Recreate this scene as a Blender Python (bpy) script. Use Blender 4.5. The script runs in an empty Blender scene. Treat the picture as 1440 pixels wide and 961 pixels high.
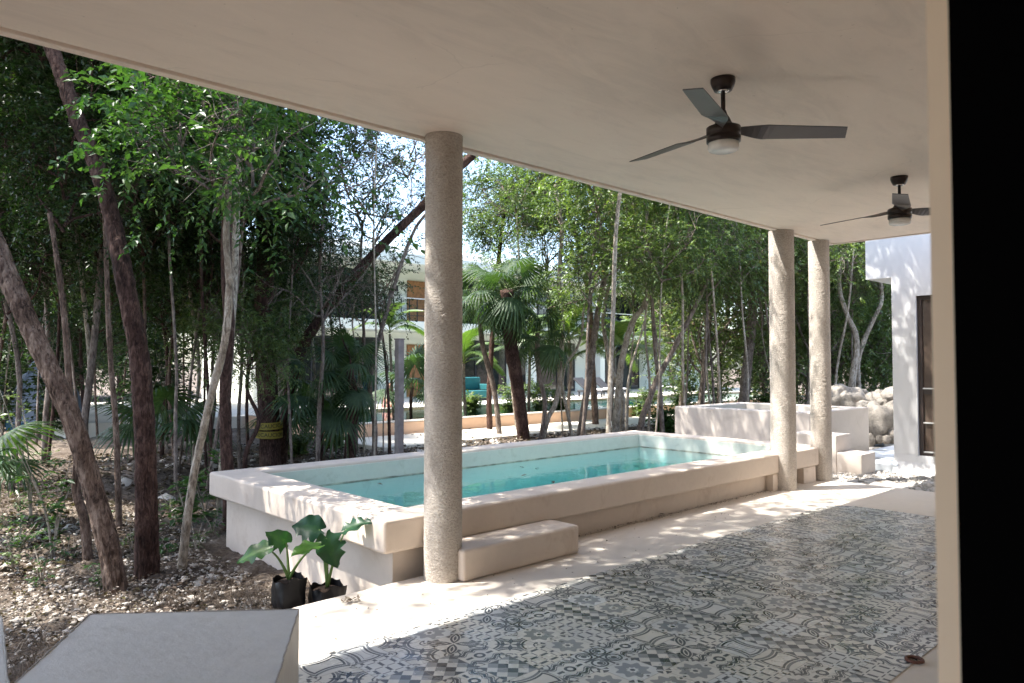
import bpy, math, random
import numpy as np
from mathutils import Vector, Matrix, Quaternion
R = math.radians
rng = np.random.default_rng(7)
random.seed(7)
scene = bpy.context.scene
COL = scene.collection

# ------------------------------------------------------------------ camera
F_PX, CX, CY, CAM_H = 1032.0, 720.0, 480.5, 1.387
pitch = math.atan(33 / F_PX); yaw = math.atan(1110 / F_PX)
fw = np.array([math.cos(yaw), math.sin(yaw), 0.0]); rt = np.array([math.sin(yaw), -math.cos(yaw), 0.0])
FW = fw * math.cos(pitch) + np.array([0, 0, math.sin(pitch)])
UPV = -fw * math.sin(pitch) + np.array([0, 0, math.cos(pitch)])
CAM = np.array([0, 0, CAM_H])
def ray(px, py): return FW + rt * (px - CX) / F_PX - UPV * (py - CY) / F_PX
def at(px, py, D): return CAM + ray(px, py) * D
def onz(px, py, z):
    d = ray(px, py); return CAM + d * (z - CAM_H) / d[2]
def onx(px, py, x):
    d = ray(px, py); return CAM + d * x / d[0]
def ony(px, py, y):
    d = ray(px, py); return CAM + d * y / d[1]
cd = bpy.data.cameras.new("camera"); cam = bpy.data.objects.new("camera", cd); COL.objects.link(cam)
cam.location = CAM; cam.rotation_euler = Vector(FW).to_track_quat('-Z', 'Y').to_euler()
cd.sensor_width = 36; cd.lens = F_PX / 1440 * 36; cd.clip_start = 0.02; cd.clip_end = 800
cd.dof.use_dof = True; cd.dof.focus_distance = 5.6; cd.dof.aperture_fstop = 4.5
scene.camera = cam

# ------------------------------------------------------------------ light
LH = np.array([-0.83, 0.56]); LH /= np.linalg.norm(LH); EL = math.atan(2.9 / 1.56)
SUN = np.array([LH[0] * math.cos(EL), LH[1] * math.cos(EL), math.sin(EL)])
w = bpy.data.worlds.new("World"); scene.world = w; w.use_nodes = True
nt = w.node_tree; bg = nt.nodes["Background"]; sky = nt.nodes.new("ShaderNodeTexSky")
sky.sky_type = 'NISHITA'; sky.sun_disc = False; sky.sun_elevation = EL
sky.sun_rotation = math.atan2(LH[0], LH[1]); sky.air_density = 1.0; sky.dust_density = 2.0; sky.ozone_density = 1.0
nt.links.new(sky.outputs[0], bg.inputs[0]); bg.inputs[1].default_value = 0.15
sd = bpy.data.lights.new("sun", 'SUN'); sd.energy = 3.3; sd.angle = R(0.53); sd.color = (1.0, 0.955, 0.88)
so = bpy.data.objects.new("sun", sd); COL.objects.link(so); so.location = (-20, 14, 30)
so.rotation_euler = Vector(-SUN).to_track_quat('-Z', 'Y').to_euler()
vs = scene.view_settings; vs.view_transform = 'Standard'; vs.look = 'None'; vs.gamma = 1; vs.exposure = 2.25
vs.use_curve_mapping = False
c = scene.cycles; c.use_denoising = True; c.max_bounces = 8; c.diffuse_bounces = 5; c.glossy_bounces = 3
c.transmission_bounces = 6; c.transparent_max_bounces = 10; c.caustics_reflective = False; c.caustics_refractive = False
c.sample_clamp_indirect = 4.0

# ------------------------------------------------------------------ mesh helpers
class MB:
    def __init__(s): s.v = []; s.f = []; s.n = 0; s.t = []
    def add(s, verts, faces, tint=0.5):
        verts = np.asarray(verts, float).reshape(-1, 3)
        s.v.append(verts)
        n = s.n
        for f in faces: s.f.append([i + n for i in f]); s.t.append(tint)
        s.n += len(verts); return s
    def box(s, a, b, tint=0.5):
        x0, y0, z0 = a; x1, y1, z1 = b
        v = [(x0,y0,z0),(x1,y0,z0),(x1,y1,z0),(x0,y1,z0),(x0,y0,z1),(x1,y0,z1),(x1,y1,z1),(x0,y1,z1)]
        return s.add(v, [(0,3,2,1),(4,5,6,7),(0,1,5,4),(1,2,6,5),(2,3,7,6),(3,0,4,7)], tint)
    def prism(s, poly, z0, z1):
        n = len(poly); v = [(x, y, z0) for x, y in poly] + [(x, y, z1) for x, y in poly]
        return s.add(v, [tuple(range(n))[::-1], tuple(range(n, 2*n))] + [(i, (i+1) % n, n+(i+1) % n, n+i) for i in range(n)])
    def tube(s, pts, rad, sides=8, mod=None, tint=0.5, cap=True):
        pts = np.asarray(pts, float); m = len(pts); rad = np.broadcast_to(np.asarray(rad, float), (m,))
        T = np.gradient(pts, axis=0); T /= np.linalg.norm(T, axis=1)[:, None] + 1e-12
        u = np.cross(T[0], [0, 0, 1.0])
        if np.linalg.norm(u) < 1e-3: u = np.array([1.0, 0, 0])
        u /= np.linalg.norm(u); ang = np.linspace(0, 2*math.pi, sides, endpoint=False)
        V = np.zeros((m, sides, 3))
        for i in range(m):
            u = u - T[i] * (u @ T[i]); u /= np.linalg.norm(u) + 1e-12; w_ = np.cross(T[i], u)
            r = rad[i] * (1 if mod is None else mod(ang, i / max(1, m-1), i))
            V[i] = pts[i] + (np.cos(ang) * r)[:, None] * u + (np.sin(ang) * r)[:, None] * w_
        F = []
        for i in range(m-1):
            a = i*sides
            for j in range(sides):
                k = (j+1) % sides; F.append((a+j, a+k, a+sides+k, a+sides+j))
        if cap: F.append(tuple(range(sides))[::-1]); F.append(tuple(range((m-1)*sides, m*sides)))
        return s.add(V.reshape(-1, 3), F, tint)
    def lathe(s, prof, sides=32, c=(0, 0, 0)):
        m = len(prof); ang = np.linspace(0, 2*math.pi, sides, endpoint=False)
        V = np.array([[(c[0]+r*math.cos(a), c[1]+r*math.sin(a), c[2]+z) for a in ang] for r, z in prof]).reshape(-1, 3)
        F = [(i*sides+j, i*sides+(j+1) % sides, (i+1)*sides+(j+1) % sides, (i+1)*sides+j) for i in range(m-1) for j in range(sides)]
        F += [tuple(range(sides))[::-1], tuple(range((m-1)*sides, m*sides))]
        return s.add(V, F)
    def build(s, name, mat, parent=None, smooth=False, bevel=0, origin=None, tint=False):
        me = bpy.data.meshes.new(name)
        V = np.concatenate(s.v) if s.v else np.zeros((0, 3))
        if parent is not None and origin is None: V = V - np.array(parent_world(parent))
        if origin is not None: V = V - np.asarray(origin)
        me.from_pydata(V.tolist(), [], s.f)
        o = bpy.data.objects.new(name, me); COL.objects.link(o)
        if isinstance(mat, (list, tuple)):
            for m_ in mat: me.materials.append(m_)
        else: me.materials.append(mat)
        if smooth: me.polygons.foreach_set('use_smooth', [True]*len(me.polygons))
        if tint:
            a = me.attributes.new('tint', 'FLOAT', 'FACE'); a.data.foreach_set('value', np.array(s.t, dtype=np.float32))
        if bevel:
            b = o.modifiers.new('b', 'BEVEL'); b.width = bevel; b.segments = 3; b.limit_method = 'ANGLE'; b.angle_limit = R(40)
        if parent is not None: o.parent = parent
        elif origin is not None: o.location = origin
        return o
PW = {}
def parent_world(p):
    v = Vector(p.location); q = p.parent
    while q is not None: v = v + Vector(q.location); q = q.parent
    return tuple(v)
def tag(o, label=None, cat=None, group=None, kind=None):
    if label: o['label'] = label
    if cat: o['category'] = cat
    if group: o['group'] = group
    if kind: o['kind'] = kind
    return o
def thing(name, label, cat, loc=(0, 0, 0), group=None):
    o = bpy.data.objects.new(name, None); COL.objects.link(o); o.location = loc; o.empty_display_size = 0.1
    return tag(o, label, cat, group)
def fast_mesh(name, V, F, tint, mat, smooth=False):
    """V (n,3), F list of arrays (k,3|4)"""
    me = bpy.data.meshes.new(name); me.vertices.add(len(V)); me.vertices.foreach_set('co', V.astype(np.float32).ravel())
    loops = F.size; k = F.shape[1]
    me.loops.add(loops); me.loops.foreach_set('vertex_index', F.astype(np.int32).ravel())
    me.polygons.add(len(F)); me.polygons.foreach_set('loop_start', np.arange(0, loops, k, dtype=np.int32))
    try: me.polygons.foreach_set('loop_total', np.full(len(F), k, dtype=np.int32))
    except Exception: pass
    me.update(calc_edges=True)
    if tint is not None:
        a = me.attributes.new('tint', 'FLOAT', 'FACE'); a.data.foreach_set('value', tint.astype(np.float32))
    if smooth: me.polygons.foreach_set('use_smooth', np.ones(len(F), dtype=bool))
    me.materials.append(mat); return me
def copy_tree(o, parent=None):
    n = o.copy(); COL.objects.link(n); n.parent = parent
    for ch in list(o.children): copy_tree(ch, n)
    return n
def vnoise(P, sc, seed=0):
    """cheap smooth value noise, P (n,3)"""
    q = P * sc + seed * 17.13; i = np.floor(q).astype(np.int64); f = q - i; f = f*f*(3-2*f)
    def h(a, b, c_):
        x = (a*374761393 + b*668265263 + c_*2147483647 + seed*1013) & 0x7fffffff
        x = ((x ^ (x >> 13)) * 1274126177) & 0x7fffffff; return ((x ^ (x >> 16)) & 0xffff) / 65535.0
    r = 0
    for dx in (0, 1):
        for dy in (0, 1):
            for dz in (0, 1):
                w_ = (f[:, 0] if dx else 1-f[:, 0]) * (f[:, 1] if dy else 1-f[:, 1]) * (f[:, 2] if dz else 1-f[:, 2])
                r = r + w_ * h(i[:, 0]+dx, i[:, 1]+dy, i[:, 2]+dz)
    return r

# ------------------------------------------------------------------ materials
class NB:
    """small node expression builder"""
    def __init__(s, name):
        s.m = bpy.data.materials.new(name); s.m.use_nodes = True; s.t = s.m.node_tree; s.b = s.t.nodes["Principled BSDF"]
        s.tc = s.t.nodes.new("ShaderNodeTexCoord"); s.out = s.t.nodes["Material Output"]
    def n(s, typ, **k):
        x = s.t.nodes.new(typ)
        for a, v in k.items(): setattr(x, a, v)
        return x
    def l(s, a, b): s.t.links.new(a, b)
    def math(s, op, a, b=0.0, c_=None, clamp=False):
        x = s.n("ShaderNodeMath", operation=op, use_clamp=clamp)
        for i, v in enumerate((a, b) if c_ is None else (a, b, c_)):
            if hasattr(v, 'links'): s.l(v, x.inputs[i])
            else: x.inputs[i].default_value = v
        return x.outputs[0]
    def noise(s, scale, detail=4, rough=0.55, vec=None, stretch=None, dist=0.0):
        x = s.n("ShaderNodeTexNoise"); x.inputs['Scale'].default_value = scale; x.inputs['Detail'].default_value = detail
        x.inputs['Roughness'].default_value = rough; x.inputs['Distortion'].default_value = dist
        v = vec or s.tc.outputs['Object']
        if stretch:
            mp = s.n("ShaderNodeMapping"); mp.inputs['Scale'].default_value = stretch; s.l(v, mp.inputs[0]); v = mp.outputs[0]
        s.l(v, x.inputs['Vector']); return x.outputs['Fac']
    def ramp(s, fac, stops):
        x = s.n("ShaderNodeValToRGB"); e = x.color_ramp.elements
        while len(e) < len(stops): e.new(0.5)
        for i, (p, col) in enumerate(stops): e[i].position = p; e[i].color = (*col, 1)
        s.l(fac, x.inputs[0]); return x.outputs[0]
    def mix(s, fac, a, b, mode='MIX'):
        x = s.n("ShaderNodeMix", data_type='RGBA', blend_type=mode)
        for i, v in ((0, fac), (6, a), (7, b)):
            if hasattr(v, 'links'): s.l(v, x.inputs[i])
            else: x.inputs[i].default_value = v if i == 0 else (*v, 1)
        return x.outputs[2]
    def bump(s, h, strength=0.3, dist=0.01):
        x = s.n("ShaderNodeBump"); x.inputs['Strength'].default_value = strength; x.inputs['Distance'].default_value = dist
        s.l(h, x.inputs['Height']); s.l(x.outputs[0], s.b.inputs['Normal']); return x
    def set(s, col=None, rough=None, spec=None, metal=None):
        if col is not None:
            if hasattr(col, 'links'): s.l(col, s.b.inputs['Base Color'])
            else: s.b.inputs['Base Color'].default_value = (*col, 1)
        if rough is not None:
            if hasattr(rough, 'links'): s.l(rough, s.b.inputs['Roughness'])
            else: s.b.inputs['Roughness'].default_value = rough
        if spec is not None: s.b.inputs['Specular IOR Level'].default_value = spec
        if metal is not None: s.b.inputs['Metallic'].default_value = metal
        return s.m
def mul(c_, k): return tuple(min(1, x*k) for x in c_)
def plaster(name, col, var=0.12, rough=0.8, bump=0.15, scale=1.0, stain=None, warm=None):
    b = NB(name); n1 = b.noise(1.3*scale, 6, 0.6); n2 = b.noise(14*scale, 5, 0.6)
    k = b.math('ADD', b.math('MULTIPLY', n1, 0.65), b.math('MULTIPLY', n2, 0.35))
    cc = b.ramp(k, [(0.3, mul(col, 1-var)), (0.5, col), (0.7, mul(col, 1+var*0.7))])
    if stain:
        s_ = b.noise(2.6*scale, 8, 0.7, dist=0.6); f = b.ramp(s_, [(0.56, (0, 0, 0)), (0.72, (1, 1, 1))])
        cc = b.mix(b.math('MULTIPLY', f, 0.6), cc, stain)
    b.set(cc, rough, 0.3); n3 = b.noise(90*scale, 3, 0.6)
    b.bump(b.math('ADD', b.math('MULTIPLY', n2, 1.0), b.math('MULTIPLY', n3, 0.35)), bump, 0.012)
    return b.m
def plain(name, col, rough=0.5, metal=0, spec=0.5, var=0.1):
    b = NB(name); n = b.noise(9, 4); cc = b.ramp(n, [(0.3, mul(col, 1-var)), (0.7, mul(col, 1+var))])
    return b.set(cc, rough, spec, metal)
M = {}
def ceilmat():
    b = NB('ceiling_plaster'); c_ = (0.83, 0.725, 0.63)
    n1 = b.noise(0.9, 6, 0.6, stretch=(0.6, 1.6, 1)); n2 = b.noise(3.5, 7, 0.7, stretch=(0.5, 1.8, 1), dist=1.0)
    cc = b.ramp(b.math('ADD', b.math('MULTIPLY', n1, .55), b.math('MULTIPLY', n2, .45)), [(0.36, mul(c_, .88)), (0.5, c_), (0.64, mul(c_, 1.05))])
    vo = b.n("ShaderNodeTexVoronoi", feature='DISTANCE_TO_EDGE'); vo.inputs['Scale'].default_value = 0.35
    ns = b.n("ShaderNodeTexNoise"); ns.inputs['Scale'].default_value = 2.2; ns.inputs['Detail'].default_value = 6; b.l(b.tc.outputs['Object'], ns.inputs['Vector'])
    mxv = b.mix(0.25, b.tc.outputs['Object'], ns.outputs['Color'], 'ADD'); b.l(mxv, vo.inputs['Vector'])
    crack = b.math('MULTIPLY', b.math('LESS_THAN', vo.outputs['Distance'], 0.0016), b.math('GREATER_THAN', n1, 0.52))
    cc = b.mix(b.math('MULTIPLY', crack, 0.12), cc, (0.35, 0.29, 0.24))
    sp = b.noise(26, 2, 0.5); cc = b.mix(b.math('MULTIPLY', b.math('GREATER_THAN', sp, 0.765), 0.35), cc, (0.40, 0.33, 0.27))
    b.set(cc, 0.72, 0.3); b.bump(b.math('ADD', n2, b.math('MULTIPLY', b.noise(40, 4, .6), .12)), 0.35, 0.02); return b.m
M['ceiling'] = ceilmat()
M['floor'] = plaster('polished_cement', (0.60, 0.54, 0.475), 0.10, 0.62, 0.05, 1.0)
M['pool'] = plaster('pool_plaster', (0.60, 0.515, 0.44), 0.08, 0.7, 0.14, 1.2, stain=(0.42, 0.32, 0.25))
M['poolin'] = plaster('pool_inner', (0.84, 0.88, 0.83), 0.06, 0.6, 0.1, 1.2, stain=(0.42, 0.44, 0.36))
M['pool2'] = plaster('tub_plaster', (0.55, 0.49, 0.44), 0.06, 0.7, 0.1, 1.0, stain=(0.42, 0.37, 0.32))
M['orange'] = plaster('far_pool_plaster', (0.78, 0.52, 0.36), 0.08, 0.7, 0.1, 0.6)
M['whitewall'] = plaster('white_wall', (0.66, 0.66, 0.66), 0.05, 0.7, 0.08, 0.7)
M['farwall'] = plaster('far_wall', (0.76, 0.79, 0.72), 0.05, 0.8, 0.05, 0.3)
M['block'] = plaster('block_paint', (0.56, 0.55, 0.53), 0.13, 0.55, 0.22, 1.6, stain=(0.36, 0.34, 0.31))
M['house'] = plaster('house_wall', (0.74, 0.61, 0.49), 0.05, 0.8, 0.1, 1.0)
M['reveal'] = plaster('reveal', (0.85, 0.64, 0.45), 0.05, 0.8, 0.05, 1.0)
M['black'] = plain('black_frame', (0.0012, 0.001, 0.001), 0.8, 0, 0.02)
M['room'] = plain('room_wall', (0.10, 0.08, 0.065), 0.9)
M['fan'] = plain('fan_metal', (0.022, 0.014, 0.012), 0.35, 0.4)
M['blade'] = plain('fan_blade', (0.085, 0.078, 0.078), 0.32, 0.0, 0.5)
M['opal'] = plain('opal_glass', (0.72, 0.72, 0.70), 0.25)
M['chrome'] = plain('fan_collar', (0.6, 0.6, 0.6), 0.25, 1.0)
M['bag'] = plain('black_bag', (0.004, 0.004, 0.006), 0.4)
M['soil'] = plaster('soil', (0.035, 0.022, 0.016), 0.4, 0.95, 1.0, 4)
M['darkglass'] = plain('dark_glass', (0.018, 0.022, 0.024), 0.05, 0, 0.8)
M['brownframe'] = plain('brown_frame', (0.035, 0.022, 0.018), 0.4)
M['bronzeglass'] = plain('bronze_glass', (0.09, 0.065, 0.05), 0.12, 0, 0.7)
M['metal_light'] = plain('light_bar', (0.7, 0.7, 0.68), 0.4, 0.3)
M['iron'] = plain('iron', (0.012, 0.014, 0.022), 0.5)
M['wood'] = plain('wood_door', (0.30, 0.14, 0.055), 0.6, var=0.3)
M['post'] = plain('post_wood', (0.22, 0.19, 0.18), 0.8, var=0.25)
M['teal'] = plain('teal_fabric', (0.008, 0.11, 0.12), 0.8)
M['darkfab'] = plain('dark_wicker', (0.03, 0.03, 0.035), 0.7)
M['whitefab'] = plain('white_cushion', (0.7, 0.7, 0.72), 0.8)
M['deck'] = plaster('deck', (0.62, 0.58, 0.50), 0.08, 0.8, 0.1, 0.5)
M['path'] = plaster('path_slab', (0.52, 0.56, 0.60), 0.12, 0.8, 0.3, 2.5, stain=(0.36, 0.38, 0.4))
M['tent'] = plain('canvas', (0.14, 0.17, 0.21), 0.85)
M['blue'] = plain('blue_tarp', (0.01, 0.07, 0.11), 0.8)
M['skin'] = plain('skin', (0.42, 0.23, 0.15), 0.6); M['hair'] = plain('hair', (0.02, 0.012, 0.008), 0.6)
M['shirt'] = plain('shirt', (0.62, 0.55, 0.42), 0.9); M['shorts'] = plain('shorts', (0.55, 0.28, 0.26), 0.9)
M['tape'] = plain('yellow_tape', (0.30, 0.24, 0.03), 0.5); M['ink'] = plain('black_ink', (0.01, 0.01, 0.01), 0.5)
M['rust'] = plain('rust_ring', (0.10, 0.035, 0.02), 0.7)
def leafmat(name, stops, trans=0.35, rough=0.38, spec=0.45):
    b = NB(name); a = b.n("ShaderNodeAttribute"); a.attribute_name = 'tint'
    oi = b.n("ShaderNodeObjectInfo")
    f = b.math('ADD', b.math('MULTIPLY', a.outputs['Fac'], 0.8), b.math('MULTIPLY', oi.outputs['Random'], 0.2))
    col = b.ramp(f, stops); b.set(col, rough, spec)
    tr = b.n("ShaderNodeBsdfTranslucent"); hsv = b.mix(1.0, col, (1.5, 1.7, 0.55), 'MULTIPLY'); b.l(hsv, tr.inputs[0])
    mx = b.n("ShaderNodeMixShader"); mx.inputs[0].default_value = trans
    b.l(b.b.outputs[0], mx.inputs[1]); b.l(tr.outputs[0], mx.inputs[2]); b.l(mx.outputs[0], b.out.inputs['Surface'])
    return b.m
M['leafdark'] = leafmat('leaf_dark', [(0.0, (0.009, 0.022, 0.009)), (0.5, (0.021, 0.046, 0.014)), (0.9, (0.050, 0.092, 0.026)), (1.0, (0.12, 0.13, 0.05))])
M['leafmid'] = leafmat('leaf_mid', [(0.0, (0.032, 0.055, 0.030)), (0.5, (0.088, 0.135, 0.052)), (0.9, (0.19, 0.25, 0.09)), (1.0, (0.24, 0.19, 0.12))])
M['leafbright'] = leafmat('leaf_bright', [(0.0, (0.018, 0.050, 0.014)), (0.5, (0.038, 0.092, 0.026)), (1.0, (0.095, 0.165, 0.05))], 0.36)
M['leafpale'] = leafmat('leaf_pale', [(0.0, (0.06, 0.09, 0.045)), (0.5, (0.13, 0.18, 0.07)), (0.85, (0.21, 0.26, 0.11)), (1.0, (0.30, 0.20, 0.13))], 0.35)
M['palm'] = leafmat('palm_leaf', [(0.0, (0.022, 0.050, 0.024)), (0.6, (0.050, 0.092, 0.038)), (1.0, (0.13, 0.17, 0.06))], 0.3, 0.55)
M['palmlight'] = leafmat('palm_light', [(0.0, (0.05, 0.095, 0.03)), (0.6, (0.10, 0.165, 0.05)), (1.0, (0.24, 0.27, 0.09))], 0.4, 0.4)
M['ear'] = leafmat('ear_leaf', [(0.0, (0.010, 0.045, 0.028)), (0.5, (0.020, 0.068, 0.024)), (1.0, (0.060, 0.145, 0.015))], 0.35, 0.4)
M['litter'] = leafmat('leaf_litter', [(0.0, (0.022, 0.016, 0.012)), (0.35, (0.075, 0.052, 0.036)), (0.7, (0.18, 0.14, 0.11)), (1.0, (0.38, 0.34, 0.29))], 0.1, 0.7, 0.2)
def bark(name, c0, c1, c2, vs_=3.0, scale=18, bump=0.8):
    b = NB(name); n1 = b.noise(scale*1.8, 8, 0.7, stretch=(1, 1, 1/vs_), dist=0.8); n2 = b.noise(3.4, 5, 0.65)
    k = b.math('ADD', b.math('MULTIPLY', n1, 0.62), b.math('MULTIPLY', n2, 0.38))
    cr = b.noise(scale*2.6, 4, 0.6, stretch=(1, 1, 0.16), dist=1.2)
    cc = b.ramp(k, [(0.40, c0), (0.5, c1), (0.60, c2)])
    cc = b.mix(b.ramp(cr, [(0.36, (0.75, 0.75, 0.75)), (0.46, (0, 0, 0))]), cc, mul(c0, 0.45))
    b.set(cc, 0.9, 0.2)
    n3 = b.noise(scale*3, 5, 0.6, stretch=(1, 1, 0.5))
    b.bump(b.math('ADD', n1, b.math('MULTIPLY', n3, 0.4)), bump, 0.02); return b.m
M['barkbrown'] = bark('bark_brown', (0.045, 0.028, 0.02), (0.15, 0.10, 0.075), (0.27, 0.20, 0.155))
M['barkdark'] = bark('bark_dark', (0.020, 0.011, 0.009), (0.060, 0.033, 0.026), (0.13, 0.08, 0.065))
M['barkpale'] = bark('bark_pale', (0.16, 0.13, 0.10), (0.34, 0.29, 0.23), (0.50, 0.45, 0.38), 2, 14, 0.5)
M['barkgrey'] = bark('bark_grey', (0.08, 0.06, 0.05), (0.19, 0.15, 0.125), (0.32, 0.27, 0.23), 3, 16, 0.6)
def colmat():
    b = NB('rough_stucco_column'); n1 = b.noise(62, 6, 0.7, stretch=(1, 1, 1.7)); n2 = b.noise(4, 4, 0.6); n3 = b.noise(120, 3, 0.6)
    k = b.math('ADD', b.math('MULTIPLY', n1, 0.72), b.math('MULTIPLY', n2, 0.28))
    b.set(b.ramp(k, [(0.34, (0.32, 0.28, 0.24)), (0.5, (0.48, 0.43, 0.38)), (0.66, (0.60, 0.555, 0.50))]), 0.9, 0.2)
    b.bump(b.math('ADD', n1, b.math('MULTIPLY', n3, 0.5)), 0.9, 0.014); return b.m
M['column'] = colmat()
def groundmat():
    b = NB('forest_soil'); n1 = b.noise(0.9, 8, 0.65); n2 = b.noise(22, 8, 0.75)
    k = b.math('ADD', b.math('MULTIPLY', n1, 0.5), b.math('MULTIPLY', n2, 0.5))
    b.set(b.ramp(k, [(0.30, (0.03, 0.022, 0.016)), (0.45, (0.09, 0.068, 0.052)), (0.56, (0.20, 0.165, 0.135)), (0.7, (0.48, 0.43, 0.37))]), 0.95, 0.1)
    b.bump(n2, 1.0, 0.04); return b.m
M['ground'] = groundmat()
M['gravel'] = plaster('gravel', (0.50, 0.47, 0.43), 0.15, 0.95, 1.0, 5)
M['rock'] = plaster('limestone', (0.23, 0.21, 0.185), 0.55, 0.9, 1.0, 2.2, stain=(0.20, 0.14, 0.10))
M['orange2'] = M['orange']
M['pebble'] = plaster('pebble', (0.50, 0.45, 0.39), 0.3, 0.95, 0.8, 6)

def tilemat():
    b = NB('patterned_cement_tiles'); m = b.math
    sep = b.n("ShaderNodeSeparateXYZ"); b.l(b.tc.outputs['Object'], sep.inputs[0]); S = 0.2
    xs = m('DIVIDE', sep.outputs[0], S); ys = m('DIVIDE', sep.outputs[1], S)
    fx = m('FLOOR', xs); fy = m('FLOOR', ys)
    u = m('MULTIPLY_ADD', m('SUBTRACT', xs, fx), 2.0, -1.0); v = m('MULTIPLY_ADD', m('SUBTRACT', ys, fy), 2.0, -1.0)
    cx = b.n("ShaderNodeCombineXYZ"); b.l(fx, cx.inputs[0]); b.l(fy, cx.inputs[1])
    wn = b.n("ShaderNodeTexWhiteNoise", noise_dimensions='3D'); b.l(cx.outputs[0], wn.inputs['Vector'])
    sc = b.n("ShaderNodeSeparateColor"); b.l(wn.outputs['Color'], sc.inputs[0]); r1, r2, r3 = sc.outputs
    # random quarter turn for directional tiles
    turn = m('GREATER_THAN', r2, 0.5)
    uu = m('ADD', m('MULTIPLY', u, m('SUBTRACT', 1.0, turn)), m('MULTIPLY', v, turn))
    vv = m('ADD', m('MULTIPLY', v, m('SUBTRACT', 1.0, turn)), m('MULTIPLY', u, turn))
    a = m('ABSOLUTE', uu); bb = m('ABSOLUTE', vv)
    def dist(x, y, px, py): return m('SQRT', m('ADD', m('POWER', m('ABSOLUTE', m('SUBTRACT', x, px)), 2.0), m('POWER', m('ABSOLUTE', m('SUBTRACT', y, py)), 2.0)))
    r = dist(a, bb, 0.0, 0.0); rc = dist(a, bb, 1.0, 1.0)
    lt = lambda x, y: m('LESS_THAN', x, y); gt = lambda x, y: m('GREATER_THAN', x, y)
    AND = lambda *t: __import__('functools').reduce(lambda p, q: m('MULTIPLY', p, q), t)
    OR = lambda *t: __import__('functools').reduce(lambda p, q: m('MAXIMUM', p, q), t)
    band = lambda x, lo, hi: AND(gt(x, lo), lt(x, hi))
    th = m('ARCTAN2', bb, a)
    P = []
    # 0 dotted lattice of dark bars
    p = m('PINGPONG', m('MULTIPLY', a, 1.5), 0.5); q = m('PINGPONG', m('MULTIPLY', bb, 1.5), 0.5)
    node = lt(dist(p, q, 0.0, 0.0), 0.17); bars = OR(AND(lt(q, 0.13)), AND(lt(p, 0.045)))
    P.append(m('SUBTRACT', m('MULTIPLY', bars, 0.95), node, clamp=True))
    # 1 cartouche with double outline
    s_ = m('MAXIMUM', m('SUBTRACT', bb, m('MULTIPLY_ADD', m('MULTIPLY', a, a), 0.30, 0.32)), m('SUBTRACT', a, m('MULTIPLY_ADD', m('MULTIPLY', bb, bb), -0.35, 0.80)))
    P.append(OR(band(s_, 0.0, 0.12), m('MULTIPLY', band(s_, 0.18, 0.33), 0.7), AND(gt(s_, 0.36), lt(rc, 0.16))))
    # 2 corner arcs with leaf
    leaf = AND(lt(m('ABSOLUTE', m('SUBTRACT', a, bb)), m('MULTIPLY', m('SUBTRACT', 0.42, m('ABSOLUTE', m('SUBTRACT', r, 0.42))), 0.45)), lt(r, 0.8))
    P.append(OR(band(rc, 0.78, 0.90), m('MULTIPLY', band(rc, 0.95, 1.12), 0.75), leaf, band(rc, 0.22, 0.30), lt(rc, 0.10)))
    # 3 grey rosette
    ro = m('MULTIPLY', r, m('MULTIPLY_ADD', m('COSINE', m('MULTIPLY', th, 8.0)), 0.16, 1.0))
    P.append(OR(m('MULTIPLY', band(ro, 0.26, 0.72), 0.48), lt(r, 0.12), AND(lt(rc, 0.36), gt(m('ABSOLUTE', m('SUBTRACT', a, bb)), 0.10))))
    # 4 tumbling blocks
    d1 = m('FLOOR', m('MULTIPLY', m('ADD', u, m('MULTIPLY', v, 0.5)), 2.0)); d2 = m('FLOOR', m('MULTIPLY', v, 2.0))
    P.append(m('MULTIPLY', m('WRAP', m('ADD', m('FLOOR', m('MULTIPLY', m('ADD', u, v), 1.5)), m('FLOOR', m('MULTIPLY', m('SUBTRACT', u, v), 1.5))), 3.0, 0.0), 0.46))
    # 5 ring and waves
    wv = m('ABSOLUTE', m('SUBTRACT', bb, m('MULTIPLY_ADD', m('SINE', m('MULTIPLY', a, 7.0)), 0.13, 0.60)))
    P.append(OR(band(r, 0.14, 0.29), lt(wv, 0.085), m('MULTIPLY', AND(gt(wv, 0.13), lt(wv, 0.20)), 0.7), AND(lt(rc, 0.20)), AND(lt(bb, 0.09), band(a, 0.42, 0.8))))
    # 6 petals
    pet = m('MAXIMUM', dist(a, bb, 1.0, 0.0), dist(a, bb, 0.0, 1.0))
    P.append(OR(AND(gt(pet, 0.84), lt(pet, 0.96)), m('MULTIPLY', AND(gt(pet, 1.0), lt(rc, 0.75)), 0.9), lt(pet, 0.74) if False else band(pet, 0.70, 0.78)))
    # 7 double circles with fleur
    r2_ = dist(a, bb, 0.5, 0.5)
    P.append(OR(band(r2_, 0.32, 0.43), lt(r2_, 0.15), AND(lt(m('MINIMUM', a, bb), 0.07)), m('MULTIPLY', AND(band(r2_, 0.18, 0.28), gt(a, bb)), 0.8)))
    N = len(P); idx = m('FLOOR', m('MULTIPLY', r1, N * 0.9999)); d = None
    for i, pi in enumerate(P):
        t = m('MULTIPLY', m('COMPARE', idx, float(i), 0.1), pi); d = t if d is None else m('ADD', d, t)
    curl = AND(band(rc, 0.44, 0.52), gt(m('COMPARE', idx, 5.0, 0.1) , 0.5)); dotc = AND(lt(dist(a, bb, 0.0, 0.86), 0.08), gt(m('COMPARE', idx, 3.0, 0.1), .5))
    inner = AND(band(s_, -0.17, -0.13), gt(m('COMPARE', idx, 1.0, 0.1), 0.5), gt(r2, 0.4))
    cor = AND(band(m('ABSOLUTE', m('SUBTRACT', a, bb)), 0.0, 0.05), band(rc, 0.2, 0.42), gt(m('COMPARE', idx, 1.0, 0.1), 0.5))
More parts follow.
